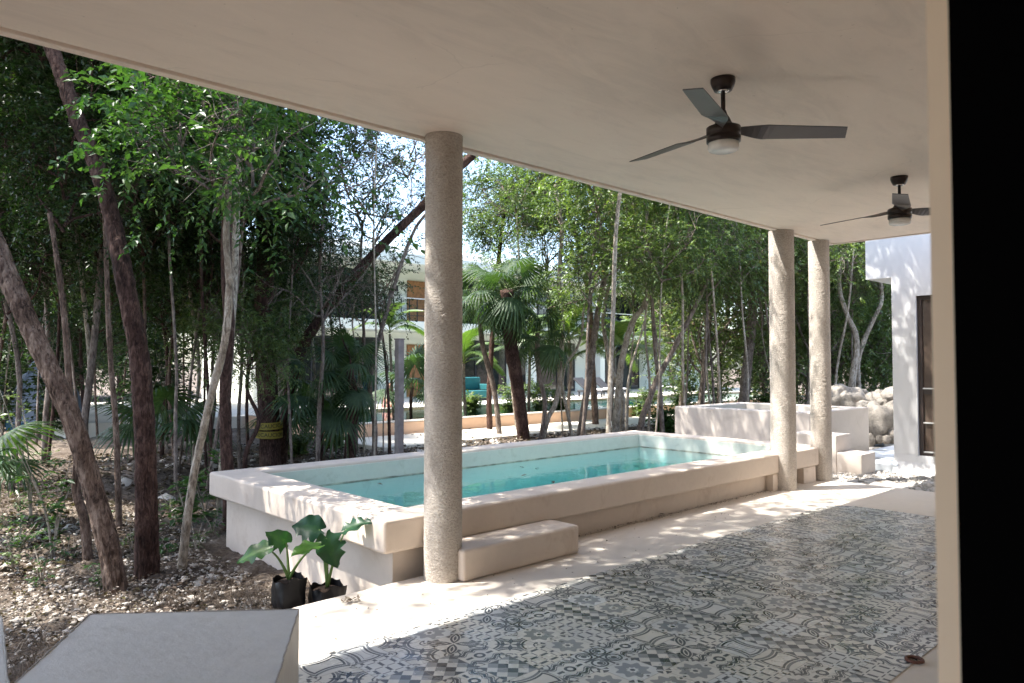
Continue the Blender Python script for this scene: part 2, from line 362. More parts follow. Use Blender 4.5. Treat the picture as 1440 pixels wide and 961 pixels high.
    d = m('MINIMUM', OR(d, curl, dotc, m('MULTIPLY', inner, .6), cor), 1.0)
    col = b.ramp(d, [(0.0, (0.66, 0.645, 0.61)), (0.5, (0.25, 0.258, 0.268)), (0.97, (0.036, 0.040, 0.050))])
    # per tile tint: slightly blue or slightly olive
    tint = b.ramp(r3, [(0.0, (0.92, 0.98, 1.06)), (0.35, (1.0, 1.0, 1.0)), (1.0, (0.98, 0.97, 0.93))]); col = b.mix(1.0, col, tint, 'MULTIPLY')
    wear = b.ramp(b.noise(2.2, 7, 0.65), [(0.35, (0.80, 0.80, 0.80)), (0.65, (1.08, 1.06, 1.02))]); col = b.mix(1.0, col, wear, 'MULTIPLY')
    e = m('MAXIMUM', m('ABSOLUTE', u), m('ABSOLUTE', v)); col = b.mix(m('MULTIPLY', gt(e, 0.982), 0.7), col, (0.22, 0.20, 0.17))
    b.set(col, b.ramp(b.noise(5, 5, 0.6), [(0.3, (0.20, 0.20, 0.20)), (0.7, (0.40, 0.40, 0.40))]), 0.6)
    b.bump(b.math('SUBTRACT', b.math('ADD', b.noise(1.6, 3), b.math('MULTIPLY', r3, 0.10)), b.math('MULTIPLY', gt(e, 0.975), 0.12)), 0.14, 0.02); return b.m
M['tile'] = tilemat()

# ------------------------------------------------------------------ ground
def sstep(x, a, b):
    t = np.clip((x-a)/(b-a), 0, 1); return t*t*(3-2*t)
def zg(x, y):
    x = np.asarray(x, float); y = np.asarray(y, float)
    z = -0.30 + 0.26 * sstep(x, 8.6, 9.4) * (1 - sstep(y, 5.0, 9.0))
    z = z + 0.05 * np.sin(x*0.9+1) * np.sin(y*0.8) * sstep(np.abs(y), 4.5, 8) * (1-sstep(x, 7.5, 9)) - 0.05*(1-sstep(x, -20, -6))
    return z
def grid_obj(name, x0, x1, y0, y1, step, mat, amp, dz=0.0, cut=None):
    xs = np.arange(x0, x1+1e-6, step); ys = np.arange(y0, y1+1e-6, step); X, Y = np.meshgrid(xs, ys, indexing='ij')
    P = np.stack([X.ravel(), Y.ravel(), zg(X, Y).ravel()], 1)
    P[:, 2] += dz + amp*(vnoise(P*[1, 1, 0], 3.0, 1)-.5) + amp*0.9*(vnoise(P*[1, 1, 0], 11.0, 2)-.5) + amp*.5*(vnoise(P*[1, 1, 0], 29.0, 3)-.5)
    nx, ny = len(xs), len(ys); i = np.arange(nx*ny).reshape(nx, ny)
    F = np.stack([i[:-1, :-1], i[1:, :-1], i[1:, 1:], i[:-1, 1:]], -1).reshape(-1, 4)
    me = fast_mesh(name, P, F, None, mat, True); o = bpy.data.objects.new(name, me); COL.objects.link(o); return o
# base sheet to the horizon, with the detailed sheet just above it
b_ = MB(); b_.add([(-300, -300, -0.46), (300, -300, -0.46), (300, 300, -0.46), (-300, 300, -0.46)], [(0, 1, 2, 3)])
tag(b_.build('ground', M['ground']), kind='structure')
tag(grid_obj('forest_floor', -14, 40, 3.0, 44, 0.12, M['ground'], 0.06), kind='structure')
tag(grid_obj('forest_floor', -3.2, 3.2, 3.2, 12.5, 0.035, M['ground'], 0.07, 0.02), kind='structure')
tag(grid_obj('gravel_ground', 8.72, 14.0, -1.0, 6.5, 0.035, M['gravel'], 0.035, 0.012), kind='structure')

# terrace slab and tile carpet
sl = MB(); sl.prism([(1.05, -3.4), (8.88, -3.4), (8.88, 4.08), (2.0, 3.97), (1.45, 3.90), (1.05, 3.70)], -0.5, 0.0)
tag(sl.build('terrace_floor', M['floor'], bevel=0.012), kind='structure')
tl = MB(); poly = [(-1.6, 3.22), (-1.6, 1.26), (4.35, 1.26), (4.85, 1.06), (7.30, 1.06), (7.42, 2.6), (7.40, 3.0), (7.24, 3.22)]
tl.add([(x, y, 0.004) for x, y in poly], [tuple(range(len(poly)))])
tag(tl.build('tile_floor', M['tile']), kind='structure')

# ------------------------------------------------------------------ house with veranda
house = thing('house', 'cream plastered house whose veranda roof on rough round columns covers the tiled terrace', 'house', (0, 0, 0))
XJ, YO = 1.0, 0.311
YI = XJ * math.tan(R(15.95))
o = MB().box((-4.0, -3.6, 2.90), (9.14, 3.93, 3.2)).build('veranda_ceiling', M['ceiling'], house, bevel=0.006)
o = MB().box((-4.0, 3.96, 2.893), (9.17, 4.02, 3.203)).box((9.17-0.0, -3.6, 2.893), (9.20, 4.02, 3.203)).box((-4.0, 3.93, 2.93), (9.17, 3.96, 3.18)).build('roof_edge', M['ceiling'], house, bevel=0.004)
mb = MB(); mb.box((XJ+0.02, 0.12, -0.3), (9.0, YO, 2.90)); mb.box((-4.0, 0.12, -0.3), (-1.4, YO, 2.90))
mb.build('wall', M['house'], house)
MB().box((XJ, YI, -0.0), (XJ+0.02, YO, 2.90)).build('wall_reveal', M['reveal'], house)
mb = MB(); mb.box((XJ-0.002, 0.10, 0.0), (XJ+0.02, YI, 2.90)); mb.box((XJ-0.03, -0.02, 0), (XJ+0.06, 0.10, 2.9)); mb.box((XJ-0.012, 0.13, 0.0), (XJ-0.002, 0.17, 2.9))
mb.build('door_frame', M['black'], house)
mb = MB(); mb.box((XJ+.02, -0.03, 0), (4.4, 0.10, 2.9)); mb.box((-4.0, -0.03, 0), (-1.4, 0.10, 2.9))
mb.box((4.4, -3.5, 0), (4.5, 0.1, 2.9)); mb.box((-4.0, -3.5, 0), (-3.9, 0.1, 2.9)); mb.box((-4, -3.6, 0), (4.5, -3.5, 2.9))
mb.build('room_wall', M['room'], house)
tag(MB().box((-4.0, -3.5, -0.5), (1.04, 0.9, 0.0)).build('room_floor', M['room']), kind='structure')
cols = [(2.955, 3.84, 0.124), (7.86, 3.98, 0.136), (8.83, 3.99, 0.120)]
labs = ['rough stucco column nearest the camera beside the pool step', 'rough stucco column at the far end of the long pool', 'rough stucco column at the roof corner by the gravel']
for (x, y, r), lb in zip(cols, labs):
    ns, nz = 120, 760; ang = np.linspace(0, 2*math.pi, ns, endpoint=False); zz = np.linspace(0.0, 2.9, nz)
    A, Z = np.meshgrid(ang, zz); ux, uy = np.cos(A).ravel(), np.sin(A).ravel(); Zr = Z.ravel()
    Q = np.stack([ux*r*6+x, uy*r*6, Zr*14], 1)
    dd = 0.0016*(vnoise(Q, 2.2, 5)-.5) + 0.0034*(vnoise(np.stack([ux*r, uy*r, Zr*1.6], 1), 85, 6)-.5) + 0.002*(vnoise(np.stack([ux*r, uy*r, Zr*0.6], 1), 8, 8)-.5)
    dd += 0.0002*np.sin(Zr*2*math.pi/0.018 + A.ravel() + 3*vnoise(np.stack([ux, uy, Zr*3], 1), 2, 3))
    rr = r + dd
    V = np.stack([x+ux*rr, y+uy*rr, Zr], 1); i = np.arange(nz*ns).reshape(nz, ns); j = np.roll(i, -1, axis=1)
    F = np.stack([i[:-1], j[:-1], j[1:], i[1:]], -1).reshape(-1, 4)
    o = bpy.data.objects.new('column', fast_mesh('column', V, F, None, M['column'], True)); COL.objects.link(o); o.parent = house
    o['label'] = lb

# ------------------------------------------------------------------ fans
def make_fan(c, label):
    t = thing('ceiling_fan', label, 'ceiling fan', c, 'ceiling fans under the veranda roof')
    def P(prof, name, mat): return MB().lathe(prof, 40, c).build(name, mat, t, smooth=True)
    P([(0.052, 0.0), (0.064, -0.002), (0.064, -0.02), (0.058, -0.04), (0.046, -0.064), (0.02, -0.066)], 'canopy', M['fan'])
    P([(0.026, -0.060), (0.032, -0.064), (0.028, -0.072), (0.012, -0.073)], 'collar', M['chrome'])
    P([(0.0115, -0.06), (0.0115, -0.215)], 'downrod', M['fan'])
    P([(0.014, -0.17), (0.020, -0.19), (0.034, -0.215), (0.048, -0.245), (0.075, -0.256), (0.088, -0.262), (0.088, -0.300), (0.084, -0.303), (0.084, -0.309),
       (0.088, -0.312), (0.088, -0.338), (0.080, -0.344), (0.05, -0.345)], 'motor', M['fan'])
    P([(0.079, -0.340), (0.080, -0.372), (0.076, -0.382), (0.060, -0.388), (0.02, -0.390)], 'lamp_shade', M['opal'])
    for k in range(3):
        a = R(-42 + 120*k); ca, sa = math.cos(a), math.sin(a); V = []; n = 18
        for i in range(n+1):
            q = i/n; rad = 0.055 + 0.625*q
            wid = 0.030 + 0.105*min(1, q/0.30)**1.4 if q < 0.30 else 0.135 - 0.030*(q-0.30)/0.7
            tw = -R(34*(1-min(1, q/0.32)) + 13); off = 0.018*min(1, q/0.3)
            skew = 0.035*max(0, (q-0.9)/0.1)
            for sgn in (-1, 1):
                lw = off + sgn*wid/2; rr = rad - (skew if sgn < 0 else 0)
                for th in (0.0025, -0.0025):
                    y_ = lw*math.cos(tw); z_ = lw*math.sin(tw) + th - 0.285
                    V.append((c[0]+rr*ca-y_*sa, c[1]+rr*sa+y_*ca, c[2]+z_+0.012))
        Fc = []
        for i in range(n):
            p = i*4; q2 = p+4
            Fc += [(p, p+2, q2+2, q2), (p+1, q2+1, q2+3, p+3), (p, q2, q2+1, p+1), (p+2, p+3, q2+3, q2+2)]
        Fc += [(0, 1, 3, 2), (n*4, n*4+2, n*4+3, n*4+1)]
        MB().add(V, Fc).build('blade', M['blade'], t)
    return t
make_fan((3.43, 2.05, 2.9), 'large dark ceiling fan nearest the camera with opal lamp, in the middle of the ceiling')
make_fan((6.27, 2.17, 2.9), 'smaller looking dark ceiling fan farther away, partly hidden by the door reveal')

# ------------------------------------------------------------------ main pool
PX0, PX1, PY0, PY1, PT, LIP = 2.59, 8.95, 3.97, 6.90, 0.40, 0.215
IX0, IX1, IY0, IY1 = 2.97, 8.66, 4.28, 6.60
WZ = 0.20
pool = thing('swimming_pool', 'long raised plunge pool with thick cream rim and turquoise water', 'pool', (PX0, PY0, 0))
def ring(mb, o_, i_, z0, z1):
    (a0, b0, a1, b1), (c0, d0, c1, d1) = o_, i_
    O = [(a0, b0), (a1, b0), (a1, b1), (a0, b1)]; I = [(c0, d0), (c1, d0), (c1, d1), (c0, d1)]
    V = [(*p, z0) for p in O] + [(*p, z1) for p in O] + [(*p, z0) for p in I] + [(*p, z1) for p in I]; F = []
    for k in range(4):
        n = (k+1) % 4
        F += [(k, n, 4+n, 4+k), (8+n, 8+k, 12+k, 12+n), (4+k, 4+n, 12+n, 12+k), (n, k, 8+k, 8+n)]
    mb.add(V, F)
mb = MB(); ring(mb, (PX0, PY0, PX1, PY1), (IX0, IY0, IX1, IY1), PT-LIP, PT)
rim = mb.build('rim', M['pool'], pool, bevel=0.022)
mb = MB(); ring(mb, (PX0+0.13, PY0+0.10, PX1-0.10, PY1-0.1), (IX0-0.004, IY0-0.004, IX1+0.004, IY1+0.004), -0.95, PT-LIP-0.001)
mb.build('base_wall', M['pool'], pool)
for xa, xb in ((7.62, 7.95), (8.35, 8.66)): MB().box((xa, PY0+0.012, -0.4), (xb, PY0+0.097, PT-LIP-0.002)).build('support_block', M['pool'], pool, bevel=0.008)
mb = MB()   # basin lining: thin walls just proud of the inner faces, floor and a shallow bench
t_ = 0.004
mb.box((IX0+t_, IY0+t_, -0.95), (IX1-t_, IY1-t_, -0.9))
mb.build('basin_floor', M['poolin'], pool)
mb = MB(); mb.box((IX0, IY1-0.006, -0.9), (IX1, IY1+0.0, PT-0.03)); mb.box((IX1-0.006, IY0, -0.9), (IX1, IY1-0.006, PT-0.03))
mb.box((IX0, IY0, -0.9), (IX0+0.006, IY1-0.006, PT-0.03)); mb.box((IX0+.006, IY0, -0.9), (IX1-.006, IY0+.006, PT-0.03))
bw = mb
mb = MB(); mb.box((IX0+0.006, IY1-0.75, -0.9), (IX1-0.006, IY1-0.006, -0.22)); mb.box((IX0+0.006, IY0+0.006, -0.9), (IX0+1.5, IY1-0.75, -0.10))
mb.build('basin_bench', M['poolin'], pool, bevel=0.02)
M['poolside'] = plaster('pool_side', (0.56, 0.58, 0.53), 0.10, 0.6, 0.12, 1.4, stain=(0.34, 0.36, 0.30))
bw.build('basin_wall', M['poolin'], pool)
bw = MB(); zl = WZ-0.01; bw.box((IX0+.006, IY1-0.008, zl), (IX1-.006, IY1-0.0062, PT-0.031)); bw.box((IX1-0.008, IY0+.006, zl), (IX1-.0062, IY1-0.0082, PT-0.031))
bw.box((IX0+.0062, IY0+.006, zl), (IX0+0.008, IY1-0.0082, PT-0.031)); bw.build('wall_band', M['poolside'], pool)
M['scum'] = plain('waterline', (0.36, 0.36, 0.30), 0.8, var=0.5)
g_ = np.random.default_rng(3); mb = MB()
for (xa, ya, xb, yb) in ((IX0, IY1-.0095, IX1, IY1-.0095), (IX1-.0095, IY0, IX1-.0095, IY1)):
    n = int(math.hypot(xb-xa, yb-ya)/0.02); hh = WZ+0.004+0.012*np.convolve(g_.random(n+1), np.ones(5)/5, 'same')
    V = []
    for i in range(n+1):
        q = i/n; V += [(xa+(xb-xa)*q, ya+(yb-ya)*q, WZ-.01), (xa+(xb-xa)*q, ya+(yb-ya)*q, hh[i])]
    mb.add(V, [(2*i, 2*i+2, 2*i+3, 2*i+1) for i in range(n)])
mb.build('waterline_stain', M['scum'], pool)
def watermat(name, dens=1.0, bumpk=0.25):
    b = NB(name); t = b.t
    tr = b.n("ShaderNodeBsdfTransparent"); gl = b.n("ShaderNodeBsdfGlossy"); gl.inputs['Roughness'].default_value = 0.02
    fr = b.n("ShaderNodeFresnel"); fr.inputs[0].default_value = 1.33
    bp = b.n("ShaderNodeBump"); bp.inputs['Strength'].default_value = bumpk; bp.inputs['Distance'].default_value = 0.02
    b.l(b.noise(3.2, 3, 0.5, dist=0.4), bp.inputs['Height']); b.l(bp.outputs[0], gl.inputs['Normal']); b.l(bp.outputs[0], fr.inputs['Normal'])
    mx = b.n("ShaderNodeMixShader"); b.l(fr.outputs[0], mx.inputs[0]); b.l(tr.outputs[0], mx.inputs[1]); b.l(gl.outputs[0], mx.inputs[2])
    b.l(mx.outputs[0], b.out.inputs['Surface'])
    va = b.n("ShaderNodeVolumeAbsorption"); va.inputs['Color'].default_value = (0.05, 0.93, 0.95, 1); va.inputs['Density'].default_value = dens
    b.l(va.outputs[0], b.out.inputs['Volume']); return b.m
M['water'] = watermat('pool_water', 0.55)
M['waterfar'] = watermat('far_water', 0.6)
mb = MB().box((IX0+0.002, IY0+0.002, -0.92), (IX1-0.002, IY1-0.002, WZ))
wo = mb.build('pool_water', M['water']); tag(wo, kind='structure')
st = thing('pool_step', 'low plastered step block against the pool beside the near column', 'step', (3.5, 3.8, 0))
MB().box((2.985, 3.665, 0.0), (4.09, PY0-0.003, 0.205)).build('step_block', M['pool'], st, bevel=0.022)

# floating leaves on the water
def leaf_shape(L, W, n=6, curl=0.2):
    V = [(0, 0, 0)]; 
    for i in range(1, n):
        q = i/n; wd = W*math.sin(math.pi*q**0.8)*0.5; x = L*q; z = -curl*L*q*q
        V += [(x, -wd, z+abs(wd)*0.3), (x, 0, z), (x, wd, z+abs(wd)*0.3)]
    V.append((L, 0, -curl*L)); F = [(0, 1, 2), (0, 2, 3)]
    for i in range(n-2):
        a = 1+i*3; F += [(a, a+3, a+4, a+1), (a+1, a+4, a+5, a+2)]
    a = 1+(n-2)*3; e = len(V)-1; F += [(a, e, a+1), (a+1, e, a+2)]
    return np.array(V), F
k = 0
for px, py, lab in [(731, 657, 'small dry leaf floating on the pool near its far wall'), (757, 659, 'tiny brown leaf floating mid pool beside another'), (741, 668, 'dark leaf floating mid pool towards the near rim'),
                    (778, 677, 'dark curled leaf floating close to the near pool rim'), (530, 680, 'pale leaf floating at the left end of the pool')]:
    p = onz(px, py, WZ+0.006); V, F = leaf_shape(0.07, 0.035); a = k*1.3; k += 1
    Rm = np.array([[math.cos(a), -math.sin(a), 0], [math.sin(a), math.cos(a), 0], [0, 0, 1]])
    o = MB().add(V@Rm.T + p, F, 0.35).build('fallen_leaf', M['litter'], origin=p, tint=True); tag(o, lab, 'leaf', 'leaves floating on the pool')
for px, py, L, lab in [(1143, 789, 0.07, 'dark leaf scrap lying far out on the patterned tiles'), (1084, 830, 0.055, 'small black leaf curled on the middle of the tiles'), (1306, 875, 0.03, 'tiny dark crumb on the tiles close to the door reveal'),
                       (935, 723, 0.06, 'dry brown leaf on the cement at the foot of the pool wall'), (1200, 942, 0.035, 'small dark scrap on the tiles at the bottom right')]:
    p = onz(px, py, 0.012); V, F = leaf_shape(L, L*.5, curl=-0.15); a = k*1.9; k += 1
    Rm = np.array([[math.cos(a), -math.sin(a), 0], [math.sin(a), math.cos(a), 0], [0, 0, 1]])
    o = MB().add(V@Rm.T + p, F, 0.0).build('fallen_leaf', M['soil'], origin=p); tag(o, lab, 'leaf')
# yellow blossom scrap by the pots
p0 = onz(493, 846, 0.008); mb = MB()
for i in range(34):
    V, F = leaf_shape(random.uniform(0.02, 0.035), 0.014, 4, -0.4); a = random.uniform(0, 6.28)
    Rm = np.array([[math.cos(a), -math.sin(a), 0], [math.sin(a), math.cos(a), 0], [0, 0, 1]])
    mb.add(V@Rm.T + p0 + [random.gauss(0, 0.022), random.gauss(0, 0.022), random.uniform(0, 0.012)], F, random.uniform(0.6, 1))
tag(mb.build('blossom_cluster', M['litter'], origin=p0, tint=True), 'small fallen cluster of yellowish blossoms on the pale cement by the potted plants', 'blossom')
# rusty ring on the cement near the door
p0 = onz(1286, 929, 0.008); A = np.linspace(0, 2*math.pi, 25)
mb = MB().tube([(p0[0]+0.035*math.cos(t), p0[1]+0.035*math.sin(t), 0.012) for t in A], 0.008, 8, cap=False)
tag(mb.build('rusty_ring', M['rust'], origin=p0, smooth=True), 'small rusty ring lying where the tiles meet the cement by the door', 'ring')

# ------------------------------------------------------------------ foreground blocks
def block(name, z, pts, label, zb=-0.35):
    P = [onz(px, py, z)[:2] for px, py in pts]; c_ = np.mean(P, 0)
    t = thing(name, label, 'block', (c_[0], c_[1], zb))
    MB().prism(P, zb, z).build('body', M['block'], t, bevel=0.006)
    # worn raised edge bead along the top
    Q = [np.array([*p, z]) for p in P]; Q = [q + (np.array([*c_, z])-q)*0.004 for q in Q]
    mb = MB()
    for i in range(len(Q)):
        a, b2 = Q[i], Q[(i+1) % len(Q)]; n = 26
        L = np.array([a+(b2-a)*t_ for t_ in np.linspace(0, 1, n)]); L += rng.normal(0, 0.0012, L.shape); mb.tube(L, 0.0032, 6)
    mb.build('edge_bead', M['edge'], t)
    return t
M['edge'] = plain('edge_bead', (0.30, 0.28, 0.26), 0.7)
block('plaster_block', 0.45, [(126, 864), (421, 857), (384, 975), (-10, 988)], 'large grey painted plaster block with a flat worn top in the bottom left corner')
block('plaster_block', 0.45, [(-60, 868), (3, 868), (16, 1010), (-80, 1010)], 'narrow white plaster block cut off by the left edge of the view')

# ------------------------------------------------------------------ right side: tub, steps, path, building, boulders
tub = thing('plunge_tub', 'square raised plunge tub with thin plastered walls behind the far columns', 'pool', (10.3, 4.82, 0))
mb = MB(); ring(mb, (10.31, 4.82, 12.42, 7.12), (10.55, 5.06, 12.18, 6.88), -0.4, 0.70); mb.build('wall', M['pool2'], tub, bevel=0.015)
MB().box((10.55, 5.06, -0.4), (12.18, 6.88, 0.1)).build('basin_floor', M['poolin'], tub)
tag(MB().box((10.553, 5.063, 0.102), (12.177, 6.877, 0.56)).build('tub_water', M['water']), kind='structure')
st = thing('tub_steps', 'two plastered steps leading up to the square tub', 'steps', (9.9, 4.2, 0))
MB().box((9.70, 3.86, -0.1), (10.14, 4.18, 0.24)).build('lower_step', M['pool2'], st, bevel=0.012)
MB().box((9.70, 4.183, -0.1), (10.14, 4.815, 0.46)).build('upper_step', M['pool2'], st, bevel=0.012)
for i, (x, y, w_, d_, z, lb) in enumerate([(10.25, 3.62, 0.85, 0.40, 0.09, 'nearest pale stepping slab between the tub steps and the white wall'), (11.2, 4.05, 0.8, 0.6, 0.05, 'second pale stepping slab behind the white wall corner'),
                                        (12.3, 4.15, 0.9, 0.6, 0.03, 'third stepping slab farther back beside the tub'), (13.5, 4.3, 1.0, 0.7, 0.02, 'farthest stepping slab near the boulders')]):
    o = MB().box((x, y, -0.15), (x+w_, y+d_, z)).build('stepping_slab', M['path'], origin=(x, y, 0), bevel=0.02); tag(o, lb, 'paving slab', 'stepping slabs beside the tub')
ann = thing('annex_building', 'white plastered building with an overhanging corner and a dark framed window', 'building', (10.3, 3.6, 0))
X = 10.30; yl = onx(1255, 500, X)[1]; yo = onx(1217, 360, X)[1]; zo = onx(1235, 392, X)[2]
wy1 = onx(1289, 500, X)[1]; wz0 = onx(1290, 641, X)[2]; wz1 = onx(1290, 416, X)[2]; wy0 = wy1-1.15
mb = MB()
mb.box((X, wy1, -0.3), (X+5, yl, zo)); mb.box((X, wy0, -0.3), (X+5, wy1, wz0)); mb.box((X, wy0, wz1), (X+5, wy1, zo)); mb.box((X, -3, -0.3), (X+5, wy0, zo))
mb.box((X, -3, zo), (X+5, yo, 5.6)); mb.build('wall', M['whitewall'], ann)
Q = [(-0.10, -0.3), (-0.085, -0.02), (-0.04, 0.06), (-0.012, 0.13), (0.0, 0.22)]
mb = MB(); V = []
for y in (0.6, yl): V += [(X+q[0]-0.003, y, q[1]) for q in Q] + [(X+0.0, y, -0.3)]
n = 6; mb.add(V, [tuple(range(n)), tuple(range(n, 2*n))[::-1]] + [(i, n+i, n+(i+1) % n, (i+1) % n) for i in range(n)])
mb.build('flared_foot', M['whitewall'], ann)
win = MB(); f_ = 0.055
win.box((X+.04, wy0, wz0), (X+.10, wy1, wz0+f_)).box((X+.04, wy0, wz1-f_), (X+.10, wy1, wz1)).box((X+.04, wy1-f_, wz0+f_), (X+.10, wy1, wz1-f_)).box((X+.04, wy0, wz0+f_), (X+.10, wy0+f_, wz1-f_))
zm = onx(1315, 552, X)[2]; win.box((X+.045, wy0+f_, zm-.03), (X+.095, wy1-f_, zm+.03))
wf = win.build('window', M['brownframe'], ann)
g_ = MB().box((X+.065, wy0+f_, wz0+f_), (X+.072, wy1-f_, zm-.03)).box((X+.065, wy0+f_, zm+.03), (X+.072, wy1-f_, wz1-f_)).build('pane', M['bronzeglass'], wf, origin=parent_world(wf))
mb = MB(); 
for z in (zm+0.045, onx(1315, 596, X)[2], wz0+0.05): mb.box((X+.035, wy0+f_, z-.008), (X+.064, wy1-f_, z+.008))
mb.build('rail', M['metal_light'], wf, origin=parent_world(wf))

def rock_mesh(seed, s=(1, 1, 1), n=3):
    import bmesh
    bm = bmesh.new(); bmesh.ops.create_icosphere(bm, subdivisions=n, radius=1.0)
    V = np.array([v.co[:] for v in bm.verts])
    d = 0.62 + 0.60*vnoise(V, 1.3, seed) + 0.26*vnoise(V, 3.1, seed+3) + (0.05*vnoise(V, 9, seed+5) if n > 3 else 0)
    V = V*d[:, None]; V = np.sign(V)*np.abs(V)**0.82*np.array(s)
    for v, q in zip(bm.verts, V): v.co = q
    me = bpy.data.meshes.new('boulder'); bm.to_mesh(me); bm.free(); me.polygons.foreach_set('use_smooth', [True]*len(me.polygons)); me.materials.append(M['rock']); return me
sw = thing('boulder_wall', 'wall of stacked pale limestone boulders between the tub and the white building', 'stone wall', (15, 6, -0.1))
def boulder(px, py, D, s, seed):
    p = at(px, py, D); o = bpy.data.objects.new('boulder', rock_mesh(seed, s, 4)); COL.objects.link(o); o.parent = sw
    o.location = Vector(p) - Vector(sw.location); o.rotation_euler = (seed*1.1, seed*.7, seed*2.3); return o
bl = [(1233, 592, 13.0, .33), (1212, 590, 13.4, .30), (1200, 566, 13.6, .27), (1183, 563, 13.8, .30), (1222, 565, 13.6, .14), (1240, 561, 13.3, .17), (1254, 562, 13.2, .22), (1224, 574, 13.2, .12), (1238, 571, 13.1, .13),
      (1256, 585, 13.0, .24), (1262, 605, 12.9, .28), (1219, 604, 13.2, .22), (1249, 612, 12.9, .10), (1236, 617, 12.8, .09), (1222, 619, 12.8, .11), (1208, 614, 13.2, .2), (1246, 618, 12.7, .08), (1168, 566, 14.2, .28), (1150, 568, 14.5, .25),
      (1270, 566, 13.2, .25), (1276, 590, 13.1, .3), (1190, 585, 13.9, .3), (1172, 585, 14.2, .28), (1212, 556, 14.0, .12), (1228, 558, 14.0, .10), (1260, 553, 13.6, .14)]
for i, (px, py, D, r_) in enumerate(bl): boulder(px, py, D, (r_*1.0, r_*0.85, r_*0.75), 20+i)

# ------------------------------------------------------------------ plants in nursery bags
def ear_leaf(base, direction, L, W, nrm=(0, 0, 1), droop=0.25, seed=0):
    d = np.array(direction, float); d /= np.linalg.norm(d); nn = np.array(nrm, float); s_ = np.cross(nn, d); s_ /= np.linalg.norm(s_); u = np.cross(d, s_)
    nU, nV = 14, 9; V = []; F = []; L *= 1.06; W *= 1.0
    for i in range(nU+1):
        q = i/nU; xx = -0.22 + 1.22*q
        half = W*0.5*(math.sin(math.pi*min(1, q*0.92+0.10))**0.75)*(1.0 if q > .18 else (0.72+0.28*q/.18)) * (1-0.25*q)
        if i == nU: half = 0.002
        for j in range(nV):
            e = (j/(nV-1))*2-1
            x_ = xx*L
            if xx < 0: x_ = xx*L*(0.25+0.75*min(1, abs(e)*1.8))   # lobes either side of the stalk
            wob = 0.010*math.sin(16*q+2*e+seed)*e*e; half *= 1+0.035*math.sin(26*q+seed)
            zz = -droop*L*max(0, xx)**2 + 0.18*abs(e)*half + wob
            V.append(np.array(base) + d*x_ + s_*e*half + u*zz)
    for i in range(nU):
        for j in range(nV-1): a = i*nV+j; F.append((a, a+1, a+nV+1, a+nV))
    return V, F
def bag_plant(px, py, D, label, leaves, wid, hgt):
    p = at(px, py, D); b0 = np.array([p[0], p[1], p[2]])
    t = thing('potted_plant', label, 'potted plant', tuple(b0), 'elephant ear plants in black nursery bags')
    prof_n = 48; ang = np.linspace(0, 2*math.pi, prof_n, endpoint=False); V = []; zs_ = [0, 0.02, 0.06, 0.10, hgt-.03, hgt]
    for i, z in enumerate(zs_):
        for a in ang:
            sq = 1/max(abs(math.cos(a)), abs(math.sin(a)))**0.45; r_ = wid*sq*(0.92 if i == 0 else 1.0) + 0.006*math.sin(5*a+z*30) + 0.004*math.sin(11*a+z*60)
            zz = z + (0.012*math.sin(3*a)+0.010*math.sin(7*a+1) if i == len(zs_)-1 else 0); V.append((b0[0]+r_*math.cos(a), b0[1]+r_*math.sin(a), b0[2]+zz))
    n = prof_n; F = [(i*n+j, i*n+(j+1) % n, (i+1)*n+(j+1) % n, (i+1)*n+j) for i in range(len(zs_)-1) for j in range(n)] + [tuple(range(n))[::-1]]
    MB().add(V, F).build('nursery_bag', M['bag'], t, smooth=True)
    MB().lathe([(wid*0.98, hgt-0.035), (wid*0.6, hgt-0.018), (0.02, hgt-0.012)], 24, b0).build('soil', M['soil'], t, smooth=True)
    top = b0 + [0, 0, hgt-0.015]
    for i, (tip, dr, L, W, nr, tn) in enumerate(leaves):
        tip = at(*tip); mid = top*0.45 + tip*0.55 + np.array([0, 0, 0.05]) - (tip-top)*[0.12, 0.12, 0]
        Q = [(1-q)**2*top + 2*q*(1-q)*mid + q*q*tip for q in np.linspace(0, 1, 12)]
        MB().tube(Q, np.linspace(0.011, 0.004, 12), 8).build('stem', M['stem'], t, smooth=True)
        V, F = ear_leaf(tip, dr, L, W, nr, 0.22, i*2.0)
        lm = MB().add(V, F, tn); lm.t = [min(1, max(0, tn + (0.25 if j in (3, 4) else 0) + (0.12 if (i_+abs(j-3)) % 4 == 0 else 0) + random.uniform(-.05, .05))) for i_ in range(14) for j in range(8)]; lm.build('leaf', M['ear'], t, smooth=True, tint=True)
M['stem'] = plain('plant_stem', (0.10, 0.17, 0.04), 0.45)
RT = rt; FWD = fw; UP = np.array([0, 0, 1.0])
D1 = 4.72
bag_plant(406, 852, D1, 'left elephant ear plant, in a square black bag with one low drooping leaf',
          [((376, 772, D1-.05), -RT*1.0+UP*-0.28-FWD*.1, 0.20, 0.16, UP*1.0-FWD*.8-RT*.2, 0.5),
           ((402, 763, D1+.02), -RT*0.35-FWD*.5+UP*.35, 0.15, 0.15, UP*.3-FWD*1.0, 0.1),
           ((446, 768, D1-.08), -RT*0.9-FWD*.8-UP*.02, 0.17, 0.20, UP*1.0-FWD*.1+RT*0.0, 1.0)], 0.095, 0.18)
D2 = 4.80
